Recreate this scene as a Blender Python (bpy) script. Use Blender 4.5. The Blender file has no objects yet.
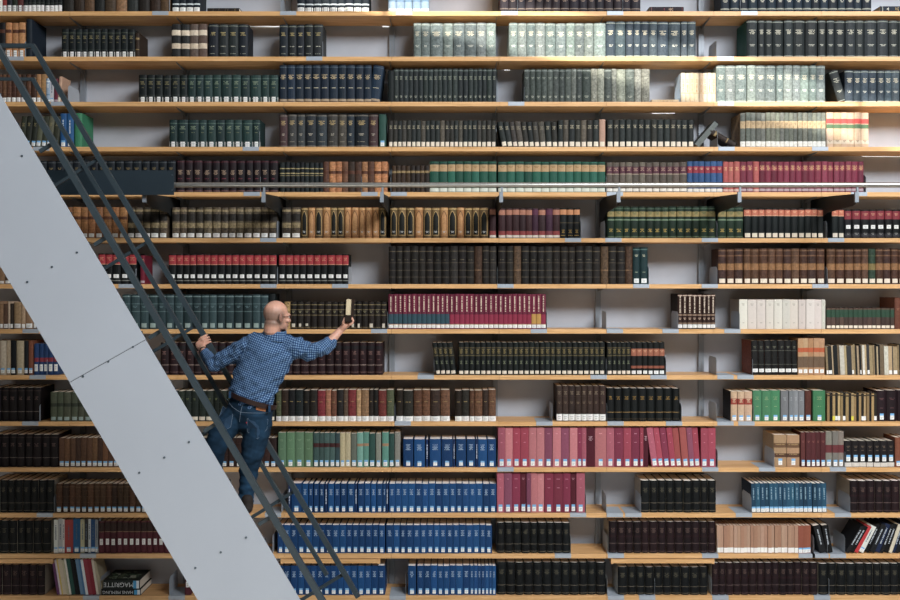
import bpy, bmesh, math, random
from mathutils import Vector, Matrix, noise
from math import sin, cos, tan, pi, radians as R

# ------------------------------------------------------------------ frame of reference
F, CX, HY = 960.0, 450.0, 283.0        # focal length and vanishing point of the photograph, in its pixels
D0, ZC = 9.0, 3.45                     # shelf fronts stand 9 m from the camera, eye height 3.45 m
COL = bpy.context.scene.collection
def W(px, py, D=D0):
    return Vector(((px-CX)*D/F, D-D0, ZC+(HY-py)*D/F))
def WX(px, D=D0): return (px-CX)*D/F
def WZ(py, D=D0): return ZC+(HY-py)*D/F

def lin(c): return c/12.92 if c <= .04045 else ((c+.055)/1.055)**2.4
def hx(s, a=1.0):
    return (lin(int(s[0:2],16)/255), lin(int(s[2:4],16)/255), lin(int(s[4:6],16)/255), a)
def hxb(s,a=1.0,k=.13):
    c=hx(s,a); l=.3*c[0]+.55*c[1]+.15*c[2]
    d=.6+.4*min(1,l/.07)
    return ((c[0]+(l-c[0])*k)*d,(c[1]+(l-c[1])*k)*d,(c[2]+(l-c[2])*k)*d,a)
def jit(c, rng, j=.12):
    k = 1+rng.uniform(-j, j)
    return (min(1,c[0]*k*(1+rng.uniform(-j,j)*.3)), min(1,c[1]*k*(1+rng.uniform(-j,j)*.3)), min(1,c[2]*k), c[3])

# ------------------------------------------------------------------ mesh buffer
class MB:
    def __init__(s): s.v=[]; s.f=[]; s.m=[]; s.c=[]
    def face(s, pts, col=(1,1,1,0), m=0):
        n=len(s.v); s.v += [tuple(p) for p in pts]; s.f.append(tuple(range(n,n+len(pts)))); s.m.append(m); s.c.append(col)
    def idx(s, vs, fs, col=(1,1,1,0), m=0):
        n=len(s.v); s.v += [tuple(p) for p in vs]
        for f in fs: s.f.append(tuple(i+n for i in f)); s.m.append(m); s.c.append(col)
    def box(s, lo, hi, col=(1,1,1,0), m=0, mat=None):
        x0,y0,z0=lo; x1,y1,z1=hi
        vs=[(x0,y0,z0),(x1,y0,z0),(x1,y1,z0),(x0,y1,z0),(x0,y0,z1),(x1,y0,z1),(x1,y1,z1),(x0,y1,z1)]
        if mat: vs=[mat@Vector(v) for v in vs]
        s.idx(vs,[(0,3,2,1),(4,5,6,7),(0,1,5,4),(1,2,6,5),(2,3,7,6),(3,0,4,7)],col,m)
    def prism(s, poly, y0, y1, col=(1,1,1,0), m=0):
        """poly: (x,z) points, extruded along y"""
        n=len(poly); vs=[(x,y0,z) for x,z in poly]+[(x,y1,z) for x,z in poly]
        fs=[tuple(range(n)),tuple(reversed(range(n,2*n)))]+[(i,i+n,(i+1)%n+n,(i+1)%n) for i in range(n)]
        s.idx(vs,fs,col,m)
    def prismx(s, poly, x0, x1, col=(1,1,1,0), m=0):
        n=len(poly); vs=[(x0,y,z) for y,z in poly]+[(x1,y,z) for y,z in poly]
        fs=[tuple(range(n)),tuple(reversed(range(n,2*n)))]+[(i,i+n,(i+1)%n+n,(i+1)%n) for i in range(n)]
        s.idx(vs,fs,col,m)
    def tube(s, pts, rad, n=8, col=(1,1,1,0), m=0, square=False, ref=Vector((0,1,0)), caps=True, close=True):
        """rings along pts; rad = number | list of numbers or (ra, rb)"""
        pts=[Vector(p) for p in pts]; k=len(pts)
        if not isinstance(rad,(list,tuple)): rad=[rad]*k
        vs=[]; fs=[]
        for i,p in enumerate(pts):
            t=(pts[min(i+1,k-1)]-pts[max(i-1,0)]).normalized()
            a=ref-t*ref.dot(t)
            if a.length<1e-4: a=Vector((1,0,0))-t*t.x
            a.normalize(); b=t.cross(a)
            r=rad[i]; ra,rb=(r if isinstance(r,tuple) else (r,r))
            for j in range(n):
                if square:
                    sx=[1,-1,-1,1][j]; sy=[1,1,-1,-1][j]; q=p+a*ra*sx+b*rb*sy
                else:
                    w=2*pi*j/n; q=p+a*ra*cos(w)+b*rb*sin(w)
                vs.append(q)
        for i in range(k-1):
            for j in range(n):
                fs.append((i*n+j,i*n+(j+1)%n,(i+1)*n+(j+1)%n,(i+1)*n+j))
        if caps: fs += [tuple(reversed(range(n))), tuple(range((k-1)*n,k*n))]
        s.idx(vs,fs,col,m)
    def ell(s, c, r, rot=None, n=20, mm=14, col=(1,1,1,0), m=0):
        vs=[]; fs=[]; c=Vector(c)
        for i in range(mm+1):
            th=pi*i/mm
            for j in range(n):
                ph=2*pi*j/n
                v=Vector((r[0]*sin(th)*cos(ph),r[1]*sin(th)*sin(ph),r[2]*cos(th)))
                if rot: v=rot@v
                vs.append(c+v)
        for i in range(mm):
            for j in range(n):
                fs.append((i*n+j,(i+1)*n+j,(i+1)*n+(j+1)%n,i*n+(j+1)%n))
        s.idx(vs,fs,col,m)
    def capsule(s, pts, rad, n=12, col=(1,1,1,0), m=0, ref=Vector((0,1,0))):
        """closed limb with round ends"""
        pts=[Vector(p) for p in pts]
        rr=[r if isinstance(r,tuple) else (r,r) for r in rad]
        P=[];Q=[]
        d0=(pts[0]-pts[1]).normalized(); d1=(pts[-1]-pts[-2]).normalized()
        r0=min(rr[0]); r1=min(rr[-1])
        for a in (80,60,35): P.append(pts[0]+d0*r0*sin(R(a))); Q.append((rr[0][0]*cos(R(a)),rr[0][1]*cos(R(a))))
        P+=pts; Q+=rr
        for a in (35,60,80): P.append(pts[-1]+d1*r1*sin(R(a))); Q.append((rr[-1][0]*cos(R(a)),rr[-1][1]*cos(R(a))))
        s.tube(P,Q,n,col,m,ref=ref)
    def xf(s, M):
        s.v=[tuple(M@Vector(v)) for v in s.v]; return s
    def add(s, o, M=None):
        n=len(s.v); s.v += [tuple(M@Vector(v)) for v in o.v] if M else o.v
        s.f += [tuple(i+n for i in f) for f in o.f]; s.m+=o.m; s.c+=o.c
    def mesh(s, name, mats, smooth=None):
        me=bpy.data.meshes.new(name); me.from_pydata(s.v,[],s.f)
        for m in mats: me.materials.append(m)
        me.polygons.foreach_set('material_index', s.m)
        at=me.color_attributes.new('Col','FLOAT_COLOR','CORNER')
        buf=[]
        for f,c in zip(s.f,s.c):
            for _ in f: buf.extend(c)
        at.data.foreach_set('color',buf)
        if smooth is not None:
            me.polygons.foreach_set('use_smooth',[True]*len(me.polygons))
            try: me.set_sharp_from_angle(angle=smooth)
            except Exception: pass
        me.update(); return me
    def build(s, name, mats, parent=None, loc=(0,0,0), smooth=None):
        if not isinstance(mats,(list,tuple)): mats=[mats]
        o=bpy.data.objects.new(name, s.mesh(name,mats,smooth)); COL.objects.link(o)
        if parent: o.parent=parent
        o.location=loc; return o
def tag(o,label=None,cat=None,group=None,kind=None):
    if label: o['label']=label
    if cat: o['category']=cat
    if group: o['group']=group
    if kind: o['kind']=kind
    return o
def empty(name, loc):
    o=bpy.data.objects.new(name,None); COL.objects.link(o); o.location=loc; o.empty_display_size=.1; return o

# ------------------------------------------------------------------ materials
def newmat(name):
    m=bpy.data.materials.new(name); m.use_nodes=True
    nt=m.node_tree; b=nt.nodes['Principled BSDF']; return m,nt,b
def N(nt,t,**k):
    n=nt.nodes.new(t)
    for a,v in k.items(): setattr(n,a,v)
    return n
def attr_mat(name, rough=.6, scale=45., bump=.15, spec=.35, hashy=.22):
    """colour from the mesh, mottled by a world-space noise whose strength is the colour's alpha"""
    m,nt,b=newmat(name); L=nt.links.new
    at=N(nt,'ShaderNodeAttribute',attribute_name='Col')
    geo=N(nt,'ShaderNodeNewGeometry')
    no=N(nt,'ShaderNodeTexNoise'); no.inputs['Scale'].default_value=scale; no.inputs['Detail'].default_value=5; no.inputs['Roughness'].default_value=.65
    L(geo.outputs['Position'],no.inputs['Vector'])
    mr=N(nt,'ShaderNodeMapRange'); mr.inputs['From Min'].default_value=.32; mr.inputs['From Max'].default_value=.68
    mr.inputs['To Min'].default_value=-1; mr.inputs['To Max'].default_value=1
    L(no.outputs['Fac'],mr.inputs['Value'])
    ml=N(nt,'ShaderNodeMath',operation='MULTIPLY'); L(mr.outputs[0],ml.inputs[0]); L(at.outputs['Alpha'],ml.inputs[1])
    ad=N(nt,'ShaderNodeMath',operation='ADD'); L(ml.outputs[0],ad.inputs[0]); ad.inputs[1].default_value=1
    vm=N(nt,'ShaderNodeVectorMath',operation='SCALE'); L(at.outputs['Color'],vm.inputs[0]); L(ad.outputs[0],vm.inputs['Scale'])
    L(vm.outputs[0],b.inputs['Base Color'])
    bp=N(nt,'ShaderNodeBump'); bp.inputs['Strength'].default_value=bump; bp.inputs['Distance'].default_value=.002
    L(no.outputs['Fac'],bp.inputs['Height']); L(bp.outputs[0],b.inputs['Normal'])
    b.inputs['Roughness'].default_value=rough; b.inputs['Specular IOR Level'].default_value=spec
    return m
def plain_mat(name, col, rough=.5, metal=0., var=.06, scale=6., spec=.4, bump=0.):
    m,nt,b=newmat(name); L=nt.links.new; c=hx(col)
    tc=N(nt,'ShaderNodeNewGeometry'); no=N(nt,'ShaderNodeTexNoise'); no.inputs['Scale'].default_value=scale; no.inputs['Detail'].default_value=6
    L(tc.outputs['Position'],no.inputs['Vector'])
    cr=N(nt,'ShaderNodeValToRGB'); e=cr.color_ramp.elements
    e[0].position=.3; e[1].position=.7
    e[0].color=[x*(1-var) for x in c[:3]]+[1]; e[1].color=[min(1,x*(1+var)) for x in c[:3]]+[1]
    L(no.outputs['Fac'],cr.inputs['Fac']); L(cr.outputs[0],b.inputs['Base Color'])
    b.inputs['Roughness'].default_value=rough; b.inputs['Metallic'].default_value=metal; b.inputs['Specular IOR Level'].default_value=spec
    if bump:
        bp=N(nt,'ShaderNodeBump'); bp.inputs['Strength'].default_value=bump; bp.inputs['Distance'].default_value=.003
        L(no.outputs['Fac'],bp.inputs['Height']); L(bp.outputs[0],b.inputs['Normal'])
    return m
def wood_mat(name,c0,c1,rough=.45):
    m,nt,b=newmat(name); L=nt.links.new
    g=N(nt,'ShaderNodeNewGeometry'); mp=N(nt,'ShaderNodeMapping'); mp.inputs['Scale'].default_value=(1.2,14,30)
    L(g.outputs['Position'],mp.inputs['Vector'])
    no=N(nt,'ShaderNodeTexNoise'); no.inputs['Scale'].default_value=2.2; no.inputs['Detail'].default_value=8; no.inputs['Distortion'].default_value=.6
    L(mp.outputs[0],no.inputs['Vector'])
    cr=N(nt,'ShaderNodeValToRGB'); e=cr.color_ramp.elements
    e[0].position=.3; e[0].color=hx(c0); e[1].position=.72; e[1].color=hx(c1)
    L(no.outputs['Fac'],cr.inputs['Fac']); L(cr.outputs[0],b.inputs['Base Color'])
    b.inputs['Roughness'].default_value=rough; b.inputs['Specular IOR Level'].default_value=.35
    return m
M_book=attr_mat('book_cover',.6,48,.2,.22)
M_paper=attr_mat('paper',.85,160,.05,.1)
M_label=attr_mat('spine_label',.7,90,.0,.2)
BM=[M_book,M_paper,M_label]
M_wood=wood_mat('beech_wood','c79862','e6b985')
M_steel=plain_mat('grey_steel','a9b2bc',.45,.15,.04)
M_upright=plain_mat('upright_steel','87909a',.45,.15,.05)
M_black=plain_mat('black_steel','191d1f',.55,.0,.1)
M_rail=plain_mat('slate_painted_steel','3a464d',.42,.1,.08)
M_plate=plain_mat('dark_slate_steel','26333c',.5,.1,.06)
M_panel=plain_mat('pale_grey_painted_steel','b6bec9',.42,.0,.025,1.1)
M_pipe=plain_mat('satin_steel','b9b9b5',.28,.9,.03)
M_wall=plain_mat('pale_concrete','b2b8c2',.8,.0,.07,3.0,.2,.2)
M_bolt=plain_mat('bolt_steel','5e6a74',.4,.6,.05)
M_floor=plain_mat('grey_floor','77736c',.5,.0,.08,1.5)
M_ceil=plain_mat('white_plaster','d5d4d0',.9,.0,.03,2.)

# ------------------------------------------------------------------ books: styles
ST={}
def S(key, base, name, noise_=.12, bands=(), text=(), label=None, rnd=.5, ribs=(), vtext=None, page='e8e2d4', depth=.25, hj=.0, side=None, jitc=.12, arch=None):
    ST[key]=dict(base=base,name=name,noise=noise_,bands=bands,text=text,label=label,rnd=rnd,ribs=ribs,vtext=vtext,page=page,depth=depth,hj=hj,side=side,jitc=jitc,arch=arch)
# label: (z0,z1,width fraction,kind);  bands: (z0,z1,hex);  text: (z,lines,hex,width fraction)
WL=(.02,.2,.98,'w'); SL=(.03,.2,.55,'w'); BL=(.03,.2,.62,'b')
GOLD='b29a6a'; PALE='d8d4c4'
S('black_wl',['1b2527','182022'],'black',label=WL,text=((.68,3,'8d8462',.55),(.5,1,'6a6450',.4)),bands=((.86,.875,'58604f'),(.26,.27,'4a5048')))
S('green_wl',['22393a','27403f'],'dark green',label=WL,text=((.68,3,'8d9a82',.55),(.5,1,'7a7a60',.4)),bands=((.86,.88,'5c7268'),))
S('old_top',['2a2622','3a2c22','57402b','232525','4a3a2c','8a6a48','2e3432'],'old leather',.35,ribs=(.3,.5,.7),text=((.6,2,GOLD,.5),))
S('mix_wl',['2c3329','5a2a28','e2ddd2','8d3230','2b2f36'],'mixed',label=WL,text=((.6,2,GOLD,.5),))
S('navy_wb',['1c2530','202a33'],'black',bands=((.62,.84,'2b3a4a'),(.9,.92,'b8bfc4'),(.2,.24,'c9d2d6')),text=((.7,3,'c4b89a',.55),),label=(.02,.13,.9,'w'))
S('blue_white',['7f97ad','8da4b8'],'pale blue',bands=((.05,.1,'e2e8ea'),(.3,.34,'5d7c9a'),(.85,.9,'dfe6ea')),text=((.65,3,'f0f0ea',.6),))
S('plum',['2c2329','2a2630','332a30'],'dark plum',.2,bands=((.08,.11,'77685e'),(.9,.93,'77685e')),text=((.3,2,'a38d80',.6),))
S('navy_plain',['1d2733','20303d'],'navy',.15,bands=((.07,.11,'8d8f84'),(.9,.93,'8d8f84')),text=((.68,3,GOLD,.6),(.28,2,PALE,.5)))
S('tan_wl',['b07a48','74402c','1d1d1f','c08a52'],'leather',.25,label=WL,bands=((.7,.8,'5a3424'),))
S('atlas',['1c2733'],'navy',.1,depth=.4,side='1f2c3b')
S('patch',['2c2d2e','5b4a40','2b2b2c','5a4c44'],'brown and cream',.25,bands=((.26,.42,'cbb9a0'),(.66,.82,'d8c8b0')))
S('dark_folio',['262c2e','222a33','2b3133','2a3238'],'dark grey',.25,text=((.68,3,'b9a877',.55),(.3,1,PALE,.5),(.08,1,'8d8f84',.6)),bands=((.93,.955,'6d7268'),))
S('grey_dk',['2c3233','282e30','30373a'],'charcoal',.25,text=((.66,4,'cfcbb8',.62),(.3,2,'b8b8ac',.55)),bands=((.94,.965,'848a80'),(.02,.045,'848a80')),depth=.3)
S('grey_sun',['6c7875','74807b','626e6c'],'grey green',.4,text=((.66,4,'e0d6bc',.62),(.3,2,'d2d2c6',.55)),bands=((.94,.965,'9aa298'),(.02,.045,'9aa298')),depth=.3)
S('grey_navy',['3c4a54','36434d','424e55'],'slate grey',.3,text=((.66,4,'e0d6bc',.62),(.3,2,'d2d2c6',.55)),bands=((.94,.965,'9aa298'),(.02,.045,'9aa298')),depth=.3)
S('charcoal_teal',['2c3233','2f3638'],'charcoal',.25,text=((.66,4,'cfcbb8',.62),(.3,2,'b8b8ac',.55)),bands=((.94,.965,'848a80'),(.02,.045,'848a80')),depth=.42,side='14524a')
S('navy_tall',['1f2f40','22344a','1c2b3b'],'navy blue',.15,text=((.66,4,'cdb892',.7),(.36,1,'c8c0a8',.6)),bands=((.03,.09,'a08d74'),(.93,.95,'4a5a68')),depth=.27)
S('narrow_green',['2b3534','303a39','262f31','2a3436'],'grey green',.3,text=((.7,3,'8f9484',.6),(.14,2,'a0a294',.55)),bands=((.93,.96,'5f6a64'),))
S('narrow_grey',['3f4744','4a524e','454d4a','59605a'],'weathered grey',.45,text=((.7,2,'8a9086',.6),(.14,2,'b0b2a4',.5)),bands=((.93,.96,'7f8780'),))
S('pale_sun',['7c7d72','86877b','72746b'],'pale grey',.5,text=((.7,2,'a5a698',.6),(.14,2,'b0b2a4',.5)))  # paler copy of narrow_grey, sunlight put into the colour
S('cream',['c2ae90','cab99f','bba484'],'cream',.12,text=((.7,3,'a8875e',.5),),bands=((.3,.33,'b89a70'),),side='b4c6d6',depth=.26,vtext=('b08a60',.35,.62))
S('leather_wl',['5a3a28','4a3024','3c2a20','6a4630'],'brown leather',.4,label=(.02,.17,.8,'w'),ribs=(.35,.55,.75),bands=((.86,.89,'9a7a4c'),))
S('tan_l',['b8905e','a87c4c'],'tan',.25,label=(.02,.17,.8,'w'),ribs=(.35,.55,.75))
S('olive_lean',['4c4c3a','3a3d30','585846','2c3028'],'olive',.2,label=(.04,.2,.7,'b'),text=((.7,3,'8a8060',.5),))
S('blue',['1c4f86','20588c'],'bright blue',.08,label=BL,vtext=('d8e0e8',.4,.8))
S('green',['2f7853','357e58'],'bright green',.08,label=(.05,.2,.6,'y'),side='2d7858',depth=.3)
S('band_dark',['2a3130','262c2c','30302c'],'dark grey',.3,label=(.03,.2,.75,'c'),text=((.72,3,'a8a08a',.6),))
S('band_grey',['4a453e','554d44','3e3c38'],'grey brown',.35,label=(.03,.2,.75,'c'),text=((.72,3,'8a8270',.6),))
S('peach',['b48f78'],'peach',.1,label=(.03,.2,.75,'c'))
S('folio3',['4a3436','3a3c3c','3c4244','2a3238','343d44','3a3836','4a463e','2a3640','242c34'],'dark',.3,text=((.72,4,'c0a878',.6),(.36,2,'b8b0a0',.4),(.14,1,'8a8478',.6)),bands=((.95,.98,'6a655c'),(.02,.05,'6a655c')),rnd=.6)
S('grey_peach',['5a5f58','636860','6a6e62'],'grey with a tan patch',.3,bands=((.55,.76,'b49a74'),(.02,.17,'d9d8d0')),side='8a7458',depth=.3,text=((.66,2,'7a6a50',.6),))
S('cream_red',['c2a486','caae91','bf9d7b'],'cream',.1,bands=((.68,.82,'c4403a'),(.54,.66,'4f6a4a'),(.1,.2,'c9b8a0')),text=((.15,2,'6a5a48',.5),),rnd=.3)
S('navy_low',['1a232b','18202a'],'black',.15,bands=((.93,.95,'4a4f52'),),text=((.72,2,'8a7a58',.5),))
S('maroon_blk',['241a20','2a1c22','201a20'],'dark maroon',.2,text=((.6,4,'b49a84',.6),(.4,1,'8a4450',.5)),bands=((.94,.97,'5a2c36'),(.03,.06,'6a4a4a')),rnd=.7,jitc=.2)
S('gold_blk',['1d2527','20282c','1a2024'],'black',.15,bands=((.78,.81,'a89868'),(.62,.65,'a89868'),(.55,.57,'8a7c58')),rnd=.7)
S('brown_l',['5a3a2c','b0764a','a86e44','6a4632','3a2c24','4a3228','9a6a44'],'brown leather',.45,ribs=(.3,.5,.7,.85),bands=((.6,.7,'5a3424'),))
S('brown_s',['3a2c22','42301f','2c2420'],'dark brown leather',.45,ribs=(.3,.5,.7),bands=((.72,.8,'8a744c'),(.3,.34,'8a744c')))
S('green_tan',['1c5444','1f5a4a','1a4e40'],'green and tan',.08,bands=((.68,.9,'b08f64'),(.92,.95,'2a3a30'),(.02,.14,'c9d0c4')),rnd=.4,text=((.8,2,'8a6a44',.6),))
S('green_tan2',['1c5444','2a5c4c'],'green and tan',.08,bands=((.68,.88,'b08f64'),(.02,.14,'c9d0c4')),rnd=.4)
S('grey_plum',['5a5148','625a50','544c44'],'grey with a plum patch',.2,bands=((.62,.86,'56303c'),(.03,.13,'d6d2c8'),(.6,.62,'b0a088')),text=((.74,3,'b09080',.6),))
S('blue_red',['284a76','2c4f7c'],'blue with a red patch',.1,bands=((.62,.84,'8a2c3c'),(.02,.12,'d6d2c8')),text=((.73,2,'d0a890',.6),))
S('coral',['9c4a48','a4524e','924244'],'coral red',.12,text=((.74,3,'d8b080',.6),),bands=((.03,.1,'c8a89a'),))
S('maroon_gold',['74283c','6a2436','7a3044','702a3e'],'maroon',.12,bands=((.7,.84,'8a3c48'),(.04,.12,'a8949a')),text=((.77,4,'d0aa78',.7),),jitc=.18)
S('tan_big',['8a5c34','7a5030','946638','704626'],'tan leather',.4,label=(.03,.15,.75,'w'),ribs=(.3,.5,.7,.85),bands=((.6,.7,'5a3420'),))
S('marble',['4a4034','54483a','3e362c','5a4e3e'],'marbled black and tan',.7,label=(.03,.16,.8,'w'),bands=((.34,.5,'8a7a58'),(.56,.78,'2e2a26'),(.86,.93,'8a7a58')),ribs=(.34,.52,.8),rnd=.7)
S('arch_b',['6e5636','7a6040','64502f'],'black',.25,label=(.16,.25,.6,'w'),bands=((.03,.06,'3a3020'),(.93,.97,'b4965e')),rnd=.8,arch=('1e1f1b','a88a54'))
S('arch_t',['a87444','b07c4a','b4824e'],'tan',.2,label=(.16,.25,.6,'w'),bands=((.03,.06,'6a4c2c'),(.93,.97,'c8a068')),rnd=.8,arch=('b58350','6e4a2a'))
S('maroon_pink',['3c2428','42282c','38262a'],'dark maroon',.2,bands=((.78,.95,'a06a54'),(.1,.24,'8a3c3c'),(.02,.1,'cfc8bc')),rnd=.5)
S('maroon_plum',['3c2430','42283a'],'dark maroon',.2,bands=((.78,.95,'5a2c44'),(.1,.24,'7a3c44'),(.02,.1,'cfc8bc')))
S('blk_peach',['14191b','171c1e'],'black',.1,bands=((.78,.95,'b87c50'),(.5,.52,'5a4c34')),text=((.2,3,'a8884c',.5),(.06,1,'a8884c',.8)))
S('dkgreen',['203428','223829','1e3026'],'dark green',.12,bands=((.68,.84,'8a7a4a'),(.56,.6,'6a8066'),(.03,.06,'5a6a4c'),(.92,.94,'48604c')),text=((.22,3,'c0a45c',.55),(.76,2,'4a5a38',.6)))
S('blk_orange',['171f20','151c1e'],'black',.08,bands=((.76,.95,'b8664c'),(.74,.76,'d0a080')),label=(.03,.17,.75,'c'),text=((.85,2,'d8a888',.6),))
S('blk_red',['14181a','171b1d'],'black',.08,bands=((.66,.96,'a42c34'),(.64,.66,'c89070'),(.1,.13,'7a7a74')),label=(.2,.32,.65,'w'),text=((.8,3,'d09078',.6),))
S('blk_red2',['16191c','191c20'],'black',.1,bands=((.66,.95,'7c2a34'),(.05,.16,'3a3a40')),label=(.33,.46,.6,'w'),text=((.8,2,'c09078',.6),(.12,2,'8a8a88',.5)))
S('old_black',['26221f','2a2623','221f1e','2c2a28'],'black leather',.45,ribs=(.18,.36,.56,.7,.86),bands=((.18,.19,'5c5040'),(.36,.37,'5c5040'),(.56,.57,'5c5040'),(.86,.875,'6a5c48')),text=((.62,1,'6a6250',.5),),rnd=.6,hj=.01)
S('old_brown',['4a3426','54402e'],'worn brown leather',.6,ribs=(.18,.36,.56,.7,.86),bands=((.36,.38,'7a5c40'),),rnd=.6)
S('teal_wl',['1c3a3e','1a3539'],'dark teal',.08,label=(.03,.15,.7,'w'),text=((.75,2,'c0c0a8',.5),(.3,1,'a0a890',.4)),bands=((.93,.95,'5a7a78'),))
S('br_sun',['4c3226','543828','46302a','5c4030'],'brown leather',.4,label=(.03,.15,.75,'c'),bands=((.4,.58,'8a623c'),(.78,.82,'6a4a34'),(.93,.96,'7a5a40')),ribs=(.22,.4,.6,.8),rnd=.7)
S('gr_sun',['2f4436'],'dark green leather',.4,label=(.03,.15,.75,'c'),bands=((.4,.58,'7a6a3c'),(.78,.82,'3a4a34')),ribs=(.22,.4,.6,.8),rnd=.7)
S('thin_tan',['b09070','8a6a4c','5a4434','c8b498','3a3028','9a7a58'],'thin tan',.2,label=(.04,.2,.8,'w'),depth=.2,hj=.08)
S('grey_teal',['2b4044','2f454a','27393d','344a4e'],'grey teal',.15,bands=((.5,.52,'5a7070'),(.93,.96,'6a8080'),(.72,.74,'587072')),label=(.04,.17,.6,'p'),text=((.62,2,'6a8084',.5),))
S('bl_teal',['1a2426'],'black',.15)
S('dk_orn',['26201c','2a2420','1f1b19'],'black leather',.4,ribs=(.3,.5,.7,.88),bands=((.5,.52,'7a6a4a'),(.7,.72,'7a6a4a'),(.88,.9,'8a7a54'),(.05,.07,'7a6a4a')),text=((.6,2,'8a8468',.5),),label=(.04,.2,.5,'s'),rnd=.7)
S('dk_mar',['a08050','8a6c44'],'marbled tan',.6,ribs=(.3,.5,.7,.88),rnd=.7)
S('maroon_ser_t',['70203a','691d37'],'maroon with a teal foot',.04,bands=((.15,.43,'2c4c58'),(.12,.14,'c0a080')),label=(.03,.12,.92,'w'),vtext=('dccab4',.5,.93),rnd=.3)
S('maroon_ser',['70203a','691d37'],'maroon',.04,bands=((.15,.43,'8a2440'),(.42,.44,'5a1028'),(.12,.14,'c0a080')),label=(.03,.12,.92,'w'),vtext=('dccab4',.5,.93),rnd=.3)
S('maroon_ser_g',['70203a'],'maroon with a gold foot',.04,bands=((.15,.43,'b88a3c'),(.12,.14,'c0a080')),label=(.03,.12,.92,'w'),vtext=('dccab4',.5,.93),rnd=.3)
S('brown_ser',['3c241c','38221c'],'brown',.05,bands=((.38,.42,'8a7260'),(.15,.18,'8a7260'),(.94,.97,'c0a894')),label=(.03,.13,.92,'w'),vtext=('d8c8b4',.46,.92),text=((.27,2,'c0a894',.6),),depth=.3,side='241814')
S('white_vol',['c9c3b8','cdc8be','c4bdb0'],'cream white',.03,text=((.8,2,'9a948a',.4),(.18,1,'9a948a',.25)),rnd=.15,page='c8c2b4',side='a8a29a',depth=.32)
S('br_green',['4c3a34','523e36','46362f'],'brown with a green band',.1,bands=((.56,.92,'2a4a38'),(.92,.97,'5a4438')),label=(.04,.17,.85,'c'),rnd=.3)
S('br_box',['6a3a2a'],'red brown',.2,depth=.36,text=((.6,2,'a0705a',.4),))
S('mix8',['7a4630','c8bca4','b8a68a','1c1f22','b0a284','24282c'],'pale',.15,label=(.05,.2,.7,'b'))
S('blue_redp',['1c3c6a','20406e'],'dark blue',.1,bands=((.42,.55,'8a2c38'),),label=(.12,.34,.7,'w'))
S('ox',['2c181c','301a1e','28161a'],'dark maroon',.18,bands=((.8,.9,'222024'),(.3,.315,'a08a80'),(.08,.09,'8a6a64')),text=((.66,3,'8a6a64',.5),(.45,1,'6a4a48',.4)),rnd=.7,depth=.3)
S('blk_gold',['191f1f','1c2424','151b1c'],'black',.12,bands=((.6,.8,'2c2c24'),(.82,.84,'6a5c3c'),(.58,.6,'6a5c3c')),text=((.7,4,'8a7a50',.6),(.36,3,'7a8068',.45)),label=(.03,.13,.75,'c'),rnd=.6)
S('blk_orb',['1a1c1c','1c1f1f'],'black with orange bands',.12,bands=((.58,.8,'9a5c44'),(.2,.28,'8a4c38')),text=((.7,2,'d0a080',.6),),label=(.03,.13,.75,'w'))
S('leath8',['1c1c1b','202020','1a1b1a'],'black leather',.4,ribs=(.3,.5,.7,.85),bands=((.3,.31,'5a5a50'),(.7,.71,'5a5a50')),label=(.08,.18,.85,'w'),text=((.78,2,'6a6a5c',.5),),depth=.3,side='7a3c2a')
S('tan_or',['b48c64','a87c54','bc9870'],'tan',.1,bands=((.62,.74,'b4542c'),(.2,.5,'6a5440')),label=(.05,.15,.7,'w'),rnd=.2)
S('pamph',['8a7454','2c2a26','a89474','1c1e20','6a5a44','c8c0b0','b09870','3a3a3c','9a8460'],'thin tan',.15,label=(.03,.16,.8,'m'),depth=.2,hj=.05,rnd=.1)
S('pamph_y',['8a7048','1c1c1c','a08454','2a2620','b09464'],'thin tan',.12,label=(.03,.18,.95,'my'),depth=.2,hj=.03,rnd=.1,bands=((.9,.95,'3a3024'),))
S('blkm',['1c1416','1f1618','1a1316'],'black',.12,bands=((.9,.915,'4a3a38'),(.28,.29,'8a7a74')),text=((.66,3,'6a5652',.5),),rnd=.6,page='efeae0',depth=.36)
S('olive_g',['474c3c','4c5240'],'grey olive',.15,bands=((.5,.62,'333a2e'),),label=(.03,.15,.7,'p'))
S('dkgr9',['26302a','2c352c','1f2822'],'dark green',.25,ribs=(.4,.6,.8),label=(.03,.15,.85,'c'),text=((.7,2,'6a7050',.5),))
S('worn9',['4a5038','3a2a22','1f2022','22282a','25231f','2c2622','7a2830','a06a4c','6a4030','2c2826','5a4a3a','7a2c30','a8845c','8a6a48','2a221e','1f1d1c','6a2c28'],'worn leather',.4,ribs=(.3,.5,.7,.85),label=(.0,.16,.98,'w'),text=((.6,1,'a08a60',.5),),hj=.02)
S('worn9b',['2a2018','2c2a24','5a3a28','6a4630','3c2c24','6a4a34','544434','4a5038','24302c'],'worn brown leather',.5,ribs=(.3,.5,.7,.85),label=(.0,.16,.98,'w'),text=((.6,1,'a08a60',.5),),hj=.02)
S('br_wl9',['3c2c26','42302a','382a26'],'dark brown leather',.3,ribs=(.3,.5,.7,.88),label=(.02,.2,.95,'w'),text=((.78,3,'8a7a68',.55),(.5,2,'7a6a58',.5)),depth=.27)
S('blk_g9',['15191a','171c1d'],'black',.08,bands=((.26,.28,'8a6c3c'),(.06,.07,'5a4c34')),text=((.68,3,'9a7a44',.5),),rnd=.7,page='f4f1ea',depth=.3)
S('cream_rd',['c8a888','cdb090'],'cream',.12,bands=((.56,.76,'9a4034'),),label=BL,text=((.66,3,'e0c8a8',.5),),side='1f1a18',depth=.27)
S('green9',['3c7a54','38744e','427e58'],'green',.06,label=BL,text=((.72,3,'8aa078',.45),(.45,1,'8aa078',.3)),rnd=.3)
S('grey9',['7c8082','76797c'],'grey',.06,label=BL,text=((.7,3,'a0a4a4',.4),),rnd=.3)
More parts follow.
